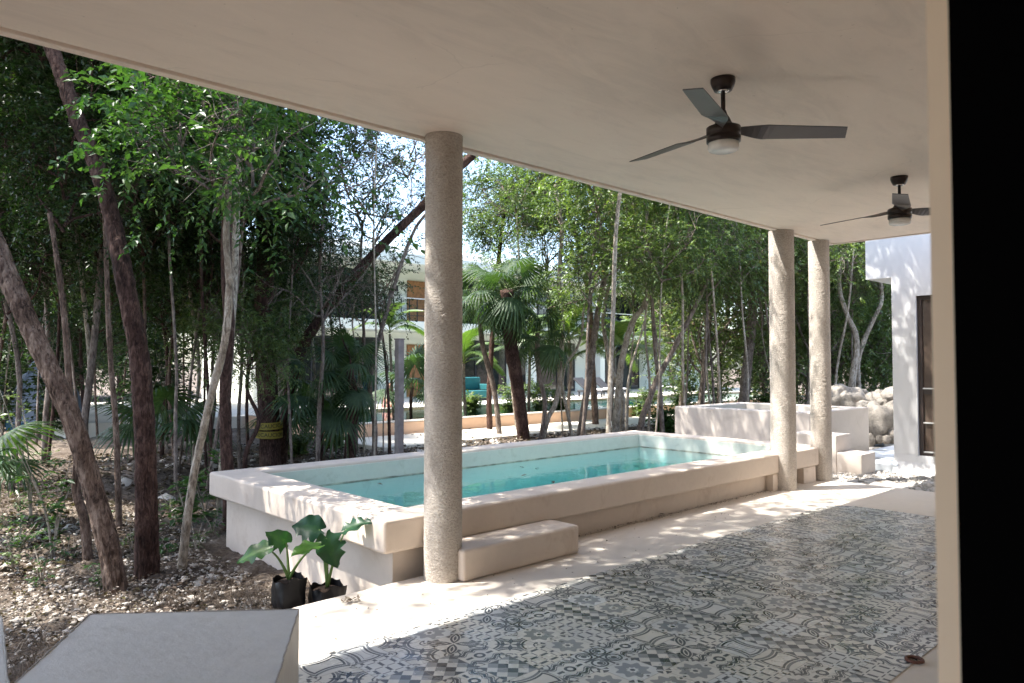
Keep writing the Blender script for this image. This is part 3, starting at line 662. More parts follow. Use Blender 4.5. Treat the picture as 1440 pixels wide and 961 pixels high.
bag_plant(460, 862, D2, 'right elephant ear plant, in a crumpled black bag with large dark leaves',
          [((449, 745, D2-.0), -RT*0.75+UP*.15-FWD*.1, 0.17, 0.20, UP*.5-FWD*.9, 0.0),
           ((459, 757, D2-.04), RT*0.35-UP*.75-FWD*.2, 0.19, 0.20, UP*.35-FWD*1.0+RT*.2, 0.15),
           ((487, 745, D2-.05), RT*0.8+UP*.42-FWD*.1, 0.17, 0.15, UP*.9-FWD*.45-RT*.35, 0.1)], 0.105, 0.18)

# ------------------------------------------------------------------ vegetation
def leaf_cloud(C, D, N, L, W, tint, six=False):
    """C centre, D direction, N normal (n,3) -> verts, quads (two bent halves)"""
    S_ = np.cross(N, D); S_ /= np.linalg.norm(S_, axis=1)[:, None]+1e-9; U = np.cross(D, S_)
    L = L[:, None]; W = W[:, None]
    b0 = C; tip = C + D*L - U*L*0.12; m1 = C + D*L*0.42
    l_ = m1 + S_*W*0.5 + U*W*0.16; r_ = m1 - S_*W*0.5 + U*W*0.16
    n = len(C)
    V = np.stack([b0, r_, tip, l_], 1).reshape(-1, 3); i = np.arange(n)*4
    F = np.concatenate([np.stack([i, i+1, i+2], 1), np.stack([i, i+2, i+3], 1)]); T = np.concatenate([tint, tint])
    return V, F, T
def unit(a): return a/(np.linalg.norm(a, axis=-1, keepdims=True)+1e-9)
def make_crown(seed, Rr, H, nl, ncl, per, leaf, mat, twig_mat, spread=0.30, open_=0.0):
    """limb skeleton + leaf sprays round it. origin at the crown base, on the trunk."""
    g = np.random.default_rng(seed); tb = MB(); sk = []; ends = []
    for i in range(nl):
        a = 2*math.pi*(i+g.uniform(-.3, .3))/nl; el = g.uniform(0.15, 1.25)
        ln = (Rr if el < 0.8 else H*0.8)*g.uniform(0.7, 1.05); d = np.array([math.cos(a)*math.cos(el), math.sin(a)*math.cos(el), math.sin(el)])
        z0 = g.uniform(0, H*0.35); P = [np.array([0, 0, z0])]; cur = d.copy(); n = 9
        for k in range(n): cur = unit(cur + g.normal(0, 0.16, 3) + [0, 0, 0.07]); P.append(P[-1]+cur*ln/n)
        P = np.array(P); tb.tube(P, np.linspace(0.030, 0.007, len(P))*Rr/1.8, 6); sk.append(P[2:])
        for k in range(3, n+1):
            for _ in range(2):
                d2 = unit(cur*0.6+g.normal(0, 0.8, 3)); Q = [P[k]]; l2 = ln*g.uniform(.22, .5)
                for q in range(5): d2 = unit(d2+g.normal(0, .22, 3)); Q.append(Q[-1]+d2*l2/5)
                Q = np.array(Q); tb.tube(Q, np.linspace(0.010, 0.003, 6)*Rr/1.8, 4, cap=False); sk.append(Q[1:]); ends.append(Q[-1]); ends.append(Q[3])
    SK = np.concatenate(sk); E = np.array(ends)
    idx = g.integers(0, len(E), ncl); C = E[idx] + g.normal(0, Rr*spread*0.55, (ncl, 3))
    if open_ > 0:
        keep = vnoise(C, 1.3/Rr*1.6, seed) > open_; C = C[keep]
    n = len(C); out = unit(C-np.array([0, 0, H*.4])); td = unit(out*0.6 + g.normal(0, 0.6, (n, 3)) + [0, 0, -0.10])
    tl_ = g.uniform(0.18, 0.42, n)*leaf/0.075
    # leaves along each twig
    q = np.tile(np.linspace(0.05, 1, per), n); ii = np.repeat(np.arange(n), per)
    c0 = C[ii] + td[ii]*(q*tl_[ii])[:, None] + np.array([0, 0, -1])*(q**2*tl_[ii]*0.25)[:, None]
    side = unit(np.cross(td[ii], [0, 0, 1.0])+1e-3)*np.where(np.arange(n*per) % 2, 1, -1)[:, None]
    dr = unit(side*0.9 + td[ii]*0.55 + g.normal(0, 0.35, (n*per, 3)) + [0, 0, -0.28])
    nr = unit(g.normal(0, 0.45, (n*per, 3)) + [0, 0, 1.0]); nr = unit(nr - dr*np.sum(nr*dr, 1)[:, None])
    L = leaf*g.uniform(.6, 1.3, n*per); W = L*g.uniform(.38, .6, n*per)
    base_t = g.uniform(0, 1, n)[ii]; T = np.clip(0.25+0.5*base_t + g.normal(0, 0.14, n*per), 0, 0.97)
    T = np.where(g.random(n*per) < 0.012, 1.0, T)
    V, F, T = leaf_cloud(c0, dr, nr, L, W, T)
    me = fast_mesh('crown', V, F, T, mat)
    bm_ = bpy.data.meshes.new('branches'); bm_.from_pydata(np.concatenate(tb.v).tolist(), [], tb.f); bm_.materials.append(twig_mat)
    return me, bm_
CR = {}
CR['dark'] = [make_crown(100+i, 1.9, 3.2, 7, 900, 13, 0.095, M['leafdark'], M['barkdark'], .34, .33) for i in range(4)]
CR['mid'] = [make_crown(200+i, 1.9, 3.4, 7, 680, 13, 0.10, M['leafmid'], M['barkgrey'], .34, .36) for i in range(4)]
CR['pale'] = [make_crown(300+i, 1.9, 3.6, 8, 560, 13, 0.085, M['leafpale'], M['barkgrey'], .36, .36) for i in range(3)]
CR['bright'] = [make_crown(400+i, 0.9, 1.5, 6, 170, 13, 0.078, M['leafbright'], M['barkgrey'], .5, .2) for i in range(3)]
CR['sparse'] = [make_crown(500+i, 1.9, 3.6, 7, 230, 11, 0.105, M['leafdark'], M['barkgrey'], .28, .36) for i in range(2)]
def put_crown(t, kind, i, loc, s, rz, name='crown'):
    me, bm_ = CR[kind][i % len(CR[kind])]
    for nm, m_ in ((name, me), ('branches', bm_)):
        o = bpy.data.objects.new(nm, m_); COL.objects.link(o); o.parent = t
        o.location = Vector(loc) - Vector(t.location); o.rotation_euler = (0, 0, rz); o.scale = (s[0], s[0], s[1]) if isinstance(s, tuple) else (s, s, s)
def smooth_path(P, n):
    P = np.asarray(P, float); m = len(P)
    if m == 2: return P[0] + (P[1]-P[0])*np.linspace(0, 1, n)[:, None]
    t = np.linspace(0, m-1, n); out = []
    for q in t:
        i = min(int(q), m-2); f = q-i; p0 = P[max(0, i-1)]; p1 = P[i]; p2 = P[i+1]; p3 = P[min(m-1, i+2)]
        out.append(0.5*((2*p1)+(p2-p0)*f+(2*p0-5*p1+4*p2-p3)*f*f+(3*p1-p0-3*p2+p3)*f**3))
    return np.array(out)
def trunk_mesh(t, P, r0, r1, mat, sides=10, n=None, ridges=0.0, seed=0, flare=0.25, knots=0.0):
    n = n or max(8, len(P)*5); Q = smooth_path(P, n); q = np.linspace(0, 1, n)
    rad = r0+(r1-r0)*q + r0*flare*np.exp(-q*26)
    g = np.random.default_rng(seed); ph = g.uniform(0, 6, 4)
    nn = g.normal(0, 1, n); nn = np.convolve(nn, np.ones(5)/5, 'same'); rad = rad*(1+knots*nn)
    def mod(a, s_, i):
        if not ridges: return 1 + 0.05*np.sin(2*a+ph[0]+s_*5)
        return 1 + ridges*(0.45*np.sin(3*a+ph[0]+s_*4)+0.3*np.sin(5*a+ph[1]-s_*6)+0.25*np.abs(np.sin(7*a+ph[2]+s_*3+math.sin(s_*20)*.6)) + 0.10*np.sin(17*a+s_*60+ph[3]))
    o = MB().tube(Q, rad, sides, mod).build('trunk', mat, t, smooth=True)
    if sides >= 12:      # bark relief along the surface normals
        me = o.data; k = len(me.vertices); co = np.empty(k*3, dtype=np.float32); no = np.empty(k*3, dtype=np.float32)
        me.vertices.foreach_get('co', co); me.vertices.foreach_get('normal', no); co = co.reshape(-1, 3).astype(float); no = no.reshape(-1, 3)
        f = 1.0 if r0 < .13 else .6
        dsp = r0*(0.16*(vnoise(co*[1, 1, .28], 42*f, seed+1)-.5) + 0.10*(vnoise(co*[1, 1, .5], 95*f, seed+2)-.5) + 0.10*(vnoise(co*[1, 1, .6], 9, seed+3)-.5))
        me.vertices.foreach_set('co', (co+no*dsp[:, None]).astype(np.float32).ravel()); me.update()
    return o
def px_tree(name, label, pts, D, r0, r1, mat, crowns, sides=12, ridges=0.0, group=None, seed=0, knots=0.03, n=None, cat='tree', ground=True):
    sides = {40: 72, 32: 64, 24: 40, 20: 32, 16: 28, 14: 22}.get(sides, sides); n = (n or 30)*(3 if sides > 60 else 2)
    """pts: image-space polyline lifted to depth D (number or per point list)"""
    Ds = D if isinstance(D, (list, tuple)) else [D]*len(pts)
    P = [at(px, py, d) for (px, py), d in zip(pts, Ds)]
    if ground: P[0][2] = min(P[0][2], float(zg(P[0][0], P[0][1]))) - 0.08
    t = thing(name, label, cat, tuple(P[0]), group)
    trunk_mesh(t, P, r0, r1, mat, sides, n, ridges, seed)
    for i, (kind, px, py, d, s, rz) in enumerate(crowns): put_crown(t, kind, seed+i, at(px, py, d), s, rz)
    return t
# -- traced trees, left side
px_tree('tree', 'thick grey-brown leaning trunk with deep grooves at the left', [(168, 836), (152, 765), (130, 685), (105, 602), (70, 520), (35, 445), (-5, 350), (-45, 250), (-90, 130), (-120, 0), (-140, -150)],
        [5.45, 5.45, 5.45, 5.4, 5.4, 5.4, 5.4, 5.4, 5.5, 5.6, 5.7], 0.068, 0.062, M['barkbrown'], [('dark', -130, 60, 6.2, 0.8, 1), ('dark', -60, 150, 7.5, .8, 1)], 40, 0.16, n=130, seed=1)
px_tree('tree', 'dark reddish trunk standing straight beside the leaning trunk', [(206, 815), (205, 700), (202, 600), (195, 500), (176, 400), (158, 310), (138, 240), (110, 170), (85, 100), (60, 30), (40, -80)],
        [5.8]*5+[5.9]*6, 0.082, 0.045, M['barkdark'], [('dark', 60, 120, 7.6, .8, 3), ('dark', 190, 150, 8.4, .75, 4.2)], 32, 0.10, n=110, seed=2)
px_tree('tree', 'slender pale crooked trunk between the dark trunk and the pool corner', [(254, 806), (262, 740), (275, 655), (300, 545), (312, 500), (320, 450), (322, 395), (318, 330), (322, 250), (316, 150), (318, 40)],
        6.0, 0.034, 0.022, M['barkpale'], [('bright', 300, 330, 5.6, .85, 0), ('bright', 245, 270, 5.8, .8, 2), ('bright', 355, 290, 5.7, .9, 4), ('bright', 330, 230, 6.2, .9, 1), ('mid', 316, -60, 5.9, .55, 1)], 16, 0.08, n=70, seed=3, knots=.08)
px_tree('tree', 'short thin brown trunk curving behind the leaning trunk', [(126, 764), (118, 730), (107, 690), (108, 645), (100, 600), (96, 520), (88, 420), (70, 300)], 6.3, 0.040, 0.02, M['barkbrown'], [('dark', 90, 330, 7.2, .5, 2)], 14, 0.08, seed=4, knots=.06)
px_tree('tree', 'thin mottled trunk standing between the two big left trunks', [(168, 745), (166, 690), (163, 600), (158, 540), (153, 470), (150, 380), (146, 250)], 7.4, 0.032, 0.02, M['barkbrown'], [('dark', 146, 330, 8.2, .6, 2)], 12, 0.05, seed=5)
px_tree('tree', 'dark trunk beside the left corner of the pool', [(324, 775), (322, 700), (318, 620), (317, 540), (322, 460), (318, 360), (322, 260), (330, 150)], 7.4, 0.062, 0.045, M['barkdark'], [('dark', 335, 200, 9.4, .8, 2)], 16, 0.08, seed=6)
taped = px_tree('tree', 'dark reddish trunk wrapped in yellow caution tape behind the pool', [(382, 690), (380, 640), (378, 580), (374, 520), (370, 450), (374, 360), (368, 250), (372, 120)], 11.5, 0.155, 0.12, M['barkdark'], [('dark', 365, 300, 12.0, .8, 1), ('dark', 350, 215, 12.5, .8, 3)], 24, 0.14, seed=7, n=60)
px_tree('tree', 'dark trunk leaning strongly to the right behind the near column', [(392, 690), (398, 620), (412, 530), (432, 476), (468, 425), (505, 380), (548, 335), (600, 285), (650, 232), (700, 190)], 12.2, 0.09, 0.065, M['barkdark'],
        [('sparse', 575, 265, 12.0, .45, 1), ('sparse', 500, 225, 12.6, .5, 3), ('sparse', 660, 240, 13, .6, 5)], 20, 0.12, seed=8, n=60)
px_tree('tree', 'thin grey trunk forking up left of the near column', [(525, 660), (527, 600), (520, 540), (535, 470), (555, 400), (572, 350), (585, 320), (600, 300)], 11.8, 0.045, 0.022, M['barkgrey'], [('sparse', 580, 300, 12, .25, 1)], 12, 0.05, seed=9, knots=.05)
px_tree('tree', 'very thin straight stem left of the square post', [(526, 660), (528, 560), (529, 480), (527, 400), (526, 300), (530, 190)], 10.4, 0.014, 0.01, M['barkpale'], [('sparse', 530, 205, 10.4, .28, 1)], 8, seed=10)
px_tree('tree', 'tall thin tree rising against the open sky left of the near column', [(402, 660), (400, 560), (397, 480), (402, 420), (408, 330), (418, 240), (425, 160), (432, 90)], 13.5, 0.05, 0.03, M['barkgrey'], [('sparse', 425, 215, 13.5, .6, 1), ('dark', 405, 360, 14, .38, 4)], 12, 0.05, seed=11)
# -- traced trees, middle
px_tree('tree', 'pale trunk leaning right with a forked top near the middle', [(864, 612), (868, 570), (872, 525), (877, 495), (890, 452), (908, 425), (922, 370), (935, 320), (955, 280)], 17.0, 0.085, 0.045, M['barkpale'], [('pale', 945, 360, 17.5, .7, 1), ('pale', 900, 330, 18, .7, 2)], 16, 0.1, seed=12, n=50)
px_tree('tree', 'grey trunk with rough bark leaning right behind the pool middle', [(815, 618), (822, 572), (832, 505), (840, 445), (850, 390), (858, 330), (866, 270)], 17.0, 0.085, 0.055, M['barkgrey'], [('mid', 850, 360, 17.5, .75, 1), ('mid', 830, 300, 18, .7, 3)], 16, 0.1, seed=13, n=50)
px_tree('tree', 'curving grey trunk splitting low behind the pool', [(762, 622), (770, 590), (782, 565), (788, 520), (791, 455), (786, 400), (790, 320), (780, 260)], 16.5, 0.06, 0.04, M['barkpale'], [('mid', 785, 330, 17, .6, 1), ('mid', 770, 280, 18, .7, 5)], 12, 0.06, seed=14)
px_tree('tree', 'thin twisted trunk right of the curving grey trunk', [(806, 618), (799, 585), (791, 545), (795, 515), (810, 492), (818, 470), (822, 430), (838, 390)], 16.6, 0.04, 0.025, M['barkpale'], [('mid', 822, 400, 17, .4, 1)], 12, 0.06, seed=15)
px_tree('tree', 'grey trunk leaning far right in front of the orange pool wall', [(898, 612), (904, 585), (914, 560), (923, 535), (940, 505), (960, 467), (976, 435), (1000, 380), (1010, 320)], 16.5, 0.075, 0.035, M['barkgrey'], [('mid', 985, 400, 17, .6, 1), ('pale', 1010, 340, 18, .8, 2)], 14, 0.08, seed=16, n=40)
px_tree('tree', 'straight thin mottled trunk in front of the far pool water', [(932, 612), (930, 580), (928, 545), (922, 500), (918, 440), (915, 380), (925, 300)], 16.8, 0.055, 0.035, M['barkgrey'], [('pale', 920, 330, 18, .7, 2)], 12, 0.06, seed=17)
px_tree('tree', 'twisting pale vine-like trunk beside the forked pale trunk', [(872, 606), (876, 560), (860, 520), (852, 480), (848, 450), (852, 420), (862, 380)], 17.6, 0.06, 0.04, M['barkpale'], [('pale', 862, 380, 18, .5, 2)], 12, 0.1, seed=18)
px_tree('tree', 'thick dark trunk with bare pale top left of the far columns', [(1040, 600), (1046, 560), (1050, 520), (1056, 465), (1060, 410), (1062, 340), (1058, 290)], 20, 0.15, 0.08, M['barkgrey'], [('pale', 1050, 400, 20.5, .8, 2), ('mid', 1070, 350, 21, .9, 1)], 16, 0.12, seed=19, n=40)
px_tree('tree', 'pale trunk behind the boulder wall with a low side branch', [(1194, 575), (1199, 530), (1204, 500), (1203, 470), (1190, 440), (1180, 400), (1185, 350)], 19, 0.09, 0.04, M['barkpale'], [('pale', 1190, 420, 19.5, .8, 2), ('mid', 1215, 385, 20.5, .9, 1)], 14, 0.1, seed=20, n=40)
px_tree('tree', 'forking branchy pale tree right of the far columns', [(1212, 575), (1206, 520), (1215, 480), (1228, 450), (1240, 420), (1235, 380)], 19.6, 0.075, 0.04, M['barkpale'], [('pale', 1240, 410, 20, .8, 2)], 12, 0.1, seed=21)
px_tree('tree', 'tall pale trunk seen between the two far columns', [(1137, 600), (1140, 540), (1141, 480), (1138, 420), (1142, 350)], 18, 0.06, 0.04, M['barkpale'], [('mid', 1140, 380, 18.5, .7, 2)], 12, 0.1, seed=22)

px_tree('tree', 'tall dark-leaved tree rising above the fan palm right of the near column', [(690, 622), (688, 560), (692, 480), (698, 400), (705, 330), (715, 260)], 18.5, 0.075, 0.04, M['barkdark'], [('mid', 690, 345, 18.5, .62, 1), ('dark', 735, 330, 19, .55, 3), ('mid', 668, 290, 19, .5, 4), ('mid', 760, 300, 19.5, .5, 5)], 14, 0.08, seed=23)
px_tree('tree', 'dark forked tree whose bare limb crosses the sky gap in the middle', [(838, 600), (832, 500), (828, 420), (815, 350), (800, 305), (785, 270)], 20, 0.085, 0.05, M['barkbrown'], [('dark', 838, 400, 20, .42, 1), ('mid', 775, 330, 20.5, .45, 2)], 14, 0.08, seed=24)
for i, (px, D, top, rr) in enumerate([(338, 11.5, 330, .03), (352, 14, 350, .035), (398, 12.6, 380, .028), (412, 11.0, 420, .022), (428, 14.5, 400, .03), (446, 12.2, 450, .022), (468, 13.4, 430, .025), (484, 11.4, 470, .016), (510, 13.6, 440, .02), (540, 12.4, 470, .014), (296, 10.4, 330, .03), (272, 12.0, 340, .035), (248, 9.8, 350, .025), (228, 13.0, 340, .04), (118, 10.5, 340, .04), (60, 12.5, 330, .05)]):
    px_tree('slender_tree', 'thin bare upright stem among the dark trunks behind the left end of the pool', [(px, 670), (px+random.uniform(-5, 5), 590), (px+random.uniform(-9, 9), 510), (px+random.uniform(-14, 14), top), (px+random.uniform(-20, 20), top-90)], D, rr, rr*.6, M[('barkgrey', 'barkdark', 'barkpale')[i % 3]],
            [('sparse' if px > 440 else 'dark', px, top-20, D, .25 if px > 440 else .42, i)], 12, .06, 'thin stems behind the left end of the pool', 700+i, .05, 20)
# yellow tape round the taped trunk
tp = at(378, 604, 11.5); Z = tp[2]
tt = thing('caution_tape', 'yellow caution tape with black lettering wound round a dark trunk', 'tape', (tp[0], tp[1], Z))
A = np.linspace(0, 2*math.pi, 41)[:-1]
for k in range(2):
    zc = Z - 0.065 + k*0.135 + 0.0; h = 0.055; rr = 0.212; V = []
    for s_ in (-1, 1):
        for a in A: V.append((tp[0]+rr*math.cos(a), tp[1]+rr*math.sin(a), zc+s_*h+0.012*math.sin(a+k)))
    MB().add(V, [(i, (i+1) % 40, 40+(i+1) % 40, 40+i) for i in range(40)]).build('band', M['tape'], tt, smooth=True)
    fc = bpy.data.curves.new('lettering', 'FONT'); fc.body = 'PRECAUCION'; fc.size = 0.085; fc.align_x = 'CENTER'; fc.align_y = 'CENTER'
    tmp = bpy.data.objects.new('lettering', fc); COL.objects.link(tmp); bpy.context.view_layer.update()
    me = bpy.data.meshes.new_from_object(tmp.evaluated_get(bpy.context.evaluated_depsgraph_get())); bpy.data.objects.remove(tmp)
    ad = math.atan2(-tp[1], -tp[0])
    for v in me.vertices:   # wrap the letters onto the band
        a = ad + 0.0 + v.co.x/rr; v.co = Vector(((rr+0.004)*math.cos(a), (rr+0.004)*math.sin(a), (zc-Z)+0.012*math.sin(a+k)+v.co.y))
    me.materials.clear(); me.materials.append(M['ink']); o = bpy.data.objects.new('lettering', me); COL.objects.link(o); o.parent = tt

# -- filler trees: each its own thing; trunk tube + crown
def filler(x, y, h, kind, sc, label, group, r0=0.06, barkm='barkdark', seed=0, crowns=1, low=0.5):
    z0 = float(zg(x, y)); g = np.random.default_rng(seed); lean = g.normal(0, 0.06, 2)*h
    P = [np.array([x, y, z0-0.1])]
    for q in (0.25, 0.5, 0.75, 1.0): P.append(np.array([x+lean[0]*q+g.normal(0, .05), y+lean[1]*q+g.normal(0, .05), z0+h*q]))
    t = thing('tree', label, 'tree', tuple(P[0]), group)
    trunk_mesh(t, P, r0, r0*0.55, M[barkm], 8, 18, 0.0, seed)
    for i in range(crowns):
        q = low + (0.97-low)*(i/(crowns-1) if crowns > 1 else 0.8); k = q*4; a = int(min(3, k)); p = P[a]+(P[a+1]-P[a])*(k-a)
        put_crown(t, kind, seed+i*3, (p[0], p[1], p[2]-sc*0.3), sc*g.uniform(.85, 1.1), g.uniform(0, 6.28))
def scatter(n, pxr, Dr, seed, fn, mind=0.9):
    g = np.random.default_rng(seed); pts = []; tries = 0
    while len(pts) < n and tries < n*60:
        tries += 1; px = g.uniform(*pxr); D = Dr[0] + (Dr[1]-Dr[0])*g.random()**0.8
        p = at(px, 513, D)[:2]
        if 2.0 < p[0] < 9.6 and p[1] < 7.6: continue
        if p[0] > 9.6 and p[1] < 8: continue
        if 8 < p[0] < 34 and 13.9 < p[1] < 27.5: continue
        if any(np.hypot(*(p-q)) < mind for q in pts): continue
        pts.append(p); fn(p[0], p[1], g, len(pts), D)
def f_left(x, y, g, i, D):
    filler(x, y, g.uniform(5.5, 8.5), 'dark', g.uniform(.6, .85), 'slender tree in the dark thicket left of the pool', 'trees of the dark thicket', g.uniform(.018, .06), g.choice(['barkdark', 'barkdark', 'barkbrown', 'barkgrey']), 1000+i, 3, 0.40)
scatter(34, (-60, 300), (8.6, 24), 11, f_left, 0.7)
def f_leftmid(x, y, g, i, D):
    filler(x, y, 0.1+D*0.19*g.uniform(.8, 1.1), g.choice(['dark', 'mid']), g.uniform(.36, .50), 'low slender tree between the thicket and the taped trunk', 'low trees by the taped trunk', g.uniform(.02, .05), g.choice(['barkdark', 'barkgrey']), 1500+i, 2, 0.85)
scatter(9, (290, 425), (10.5, 22), 21, f_leftmid, .8)
def f_left2(x, y, g, i, D):
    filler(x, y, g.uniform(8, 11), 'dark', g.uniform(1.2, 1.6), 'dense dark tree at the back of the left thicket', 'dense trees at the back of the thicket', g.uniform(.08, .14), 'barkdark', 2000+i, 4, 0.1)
scatter(11, (-160, 190), (24, 42), 12, f_left2, 1.6)
def f_mid(x, y, g, i, D):
    filler(x, y, g.uniform(4.5, 6.5), g.choice(['mid', 'mid', 'pale']), g.uniform(.5, .75), 'thin tree between the long pool and the far orange pool', 'trees between the two pools', g.uniform(.018, .035), g.choice(['barkpale', 'barkpale', 'barkgrey']), 3000+i, 2, 0.62)
scatter(20, (660, 1250), (14, 19.5), 13, f_mid, 0.8)
def f_midl(x, y, g, i, D):
    filler(x, y, g.uniform(3.8, 5.0), 'sparse', g.uniform(.5, .7), 'thin tree behind the pool left of the near column', 'thin trees behind the left end of the pool', g.uniform(.018, .04), g.choice(['barkgrey', 'barkdark']), 3500+i, 2, 0.6)
scatter(3, (405, 560), (10.5, 17), 19, f_midl, 0.6)
def f_far(x, y, g, i, D):
    filler(x, y, g.uniform(7.5, 10.0), g.choice(['mid', 'pale', 'mid']), g.uniform(1.3, 1.9), 'tall tree rising behind the far two-storey building', 'tall trees behind the far building', g.uniform(.1, .16), 'barkgrey', 4000+i, 3, 0.3)
scatter(8, (880, 1300), (40, 50), 14, f_far, 1.8)
def f_right(x, y, g, i, D):
    filler(x, y, g.uniform(5.5, 8.0), g.choice(['mid', 'pale', 'mid']), g.uniform(.9, 1.3), 'leafy tree in the wood behind the tub and boulders', 'trees of the wood behind the tub', g.uniform(.05, .10), 'barkgrey', 5000+i, 3, 0.2)
for i, (px, D) in enumerate([(980, 21), (1010, 25), (1075, 22), (1110, 24), (1130, 21), (1165, 23), (1180, 27), (1215, 24), (1245, 22), (1240, 28), (1275, 25), (1210, 30), (1120, 31), (1060, 32), (1150, 30), (1300, 29), (955, 23.5)]):
    p = at(px, 513, D)
    f_right(p[0], p[1], np.random.default_rng(600+i), i, D)
# shade trees beside the terrace, outside the left edge of the view
for i, (x, y, h, s_, kind) in enumerate([(-2.6, 6.4, 7.4, .8, 'sparse'), (-4.4, 7.8, 8.5, 1.1, 'dark'), (-1.2, 9.0, 8.0, .8, 'sparse'), (-0.6, 6.9, 7.6, .55, 'sparse'), (-5.5, 5.4, 8, 1.2, 'dark')]):
    filler(x, y, h, kind, s_, ['tall shade tree standing left of the terrace', 'tall shade tree standing left of the terrace'][0], 'shade trees left of the terrace', .09, 'barkbrown', 6000+i, 2, 0.65)

# trees added behind the pool, unseen crowns above the veranda edge to cast shade
def shade_tree(x, y, tops, label, seed):
    z0 = float(zg(x, y)); t = thing('tree', label, 'tree', (x, y, z0-.1)); c_ = np.mean(np.array([q[1:4] for q in tops]), 0)
    P = [np.array([x, y, z0-.1]), np.array([x+.1, y-.05, 2.0]), np.array([x*.7+c_[0]*.3, y*.7+c_[1]*.3, 4.2]), c_]
    trunk_mesh(t, P, .045, .025, M['barkpale'], 12, 30, .05, seed)
    mb = MB()
    for k, (kind, a, b, z, sc) in enumerate(tops):
        q0 = P[2]; q1 = np.array([a, b, z]); mb.tube(smooth_path([q0, q0*.5+q1*.5+[0, 0, .3], q1], 10), np.linspace(.04, .02, 10), 6); put_crown(t, kind, seed+k, (a, b, z-.3), sc, k*1.7+seed)
    mb.build('limbs', M['barkgrey'], t)
shade_tree(9.5, 7.9, [('mid', 8.5, 4.9, 5.6, .62), ('mid', 9.0, 4.3, 6.0, .5), ('mid', 7.9, 7.4, 6.1, .8), ('mid', 8.5, 8.1, 5.7, .7), ('sparse', 9.6, 6.4, 6.0, .8)], 'slim grey tree added between pool and tub to cast shade, crown above the roof line', 71)
shade_tree(3.2, 8.2, [('dark', 2.4, 5.9, 6.2, .7), ('mid', 1.0, 5.3, 6.0, .5), ('sparse', 3.6, 6.2, 6.0, .8), ('sparse', 5.4, 6.4, 6.2, .8)], 'slim grey tree added just behind the pool to cast shade, crown over the water', 72)
# -- palms
def fan_leaf_mesh(seed, L=0.75, n=34, ang=300, droop=0.35, pet=0.7):
    g = np.random.default_rng(seed); V = []; F = []; T = []; k = 0
    # petiole along +X with a slight arch, blade at its end
    P = [np.array([pet*q, 0, 0.10*math.sin(q*2.2)*pet]) for q in np.linspace(0, 1, 7)]
    mb = MB(); mb.tube(P, np.linspace(0.012, 0.006, 7), 5)
    V = list(np.concatenate(mb.v)); F = [list(f) for f in mb.f]; T = [0.9]*len(F); c0 = P[-1]
    for i in range(n):
        a = R(-ang/2 + ang*i/(n-1)); ln = L*(0.72+0.28*math.cos(a*0.5))*g.uniform(.93, 1.05); hw = 0.5*R(ang/(n-1))
        d = np.array([math.cos(a), math.sin(a), 0]); s_ = np.array([-math.sin(a), math.cos(a), 0]); m = 6; base = len(V)
        for j in range(m+1):
            q = j/m; r_ = ln*q; wd = r_*math.tan(hw)*1.0 if q < 0.5 else ln*0.5*math.tan(hw)*(1-(q-0.5)/0.5)**0.8
            z = -droop*L*q**2.6*(1+0.4*g.random()) - 0.10*L*q*abs(math.sin(a/2))
            for e, zz in ((-1, 0), (0, 0.35*wd), (1, 0)): V.append(c0 + d*r_ + s_*e*wd + np.array([0, 0, z+zz]))
        for j in range(m):
            b_ = base+j*3; F += [[b_, b_+3, b_+4, b_+1], [b_+1, b_+4, b_+5, b_+2]]; T += [0.2+0.5*g.random()]*2
    me = bpy.data.meshes.new('frond'); me.from_pydata([tuple(v) for v in V], [], F); a_ = me.attributes.new('tint', 'FLOAT', 'FACE'); a_.data.foreach_set('value', np.array(T, dtype=np.float32))
    return me
def feather_mesh(seed, L=1.6, n=46, leaflet=0.42, arch=0.55):
    g = np.random.default_rng(seed); P = [np.array([L*q*(1-0.15*q), 0, L*(0.55*q - arch*1.5*q*q)]) for q in np.linspace(0, 1, 16)]
    mb = MB(); mb.tube(P, np.linspace(0.014, 0.003, 16), 5); V = list(np.concatenate(mb.v)); F = [list(f) for f in mb.f]; T = [1.0]*len(F)
    P = np.array(P)
    for i in range(n):
        q = 0.12+0.88*i/n; k = q*15; a = int(min(14, k)); p = P[a]+(P[a+1]-P[a])*(k-a); tg = unit(P[a+1]-P[a])
        for sgn in (-1, 1):
            ln = leaflet*math.sin(math.pi*(0.12+0.85*q))**0.6*g.uniform(.85, 1.1); d = unit(np.array([0, sgn, 0])*0.8+tg*0.65+np.array([0, 0, 0.15])); wd = 0.014; base = len(V); m = 4
            for j in range(m+1):
                r_ = j/m; w_ = wd*math.sin(math.pi*min(1, .2+.8*r_))+0.0006; c_ = p+d*ln*r_+np.array([0, 0, -0.5*ln*r_*r_]); u = np.cross(d, [0, 0, 1.0])
                V.append(c_-unit(u)*w_); V.append(c_+unit(u)*w_)
            for j in range(m): b_ = base+j*2; F.append([b_, b_+2, b_+3, b_+1]); T.append(0.3+0.5*g.random())
    me = bpy.data.meshes.new('frond'); me.from_pydata([tuple(v) for v in V], [], F); a_ = me.attributes.new('tint', 'FLOAT', 'FACE'); a_.data.foreach_set('value', np.array(T, dtype=np.float32))
    return me
def dupmat(me, m_): 
    n = me.copy(); n.materials.clear(); n.materials.append(m_); return n
FANM = [dupmat(fan_leaf_mesh(i, 0.72, 32, 290, 0.35+0.15*i, 0.65), M['palm']) for i in range(4)]
FEAM = [dupmat(feather_mesh(i), M['palm']) for i in range(2)]; FEAL = [dupmat(feather_mesh(i+7), M['palmlight']) for i in range(2)]
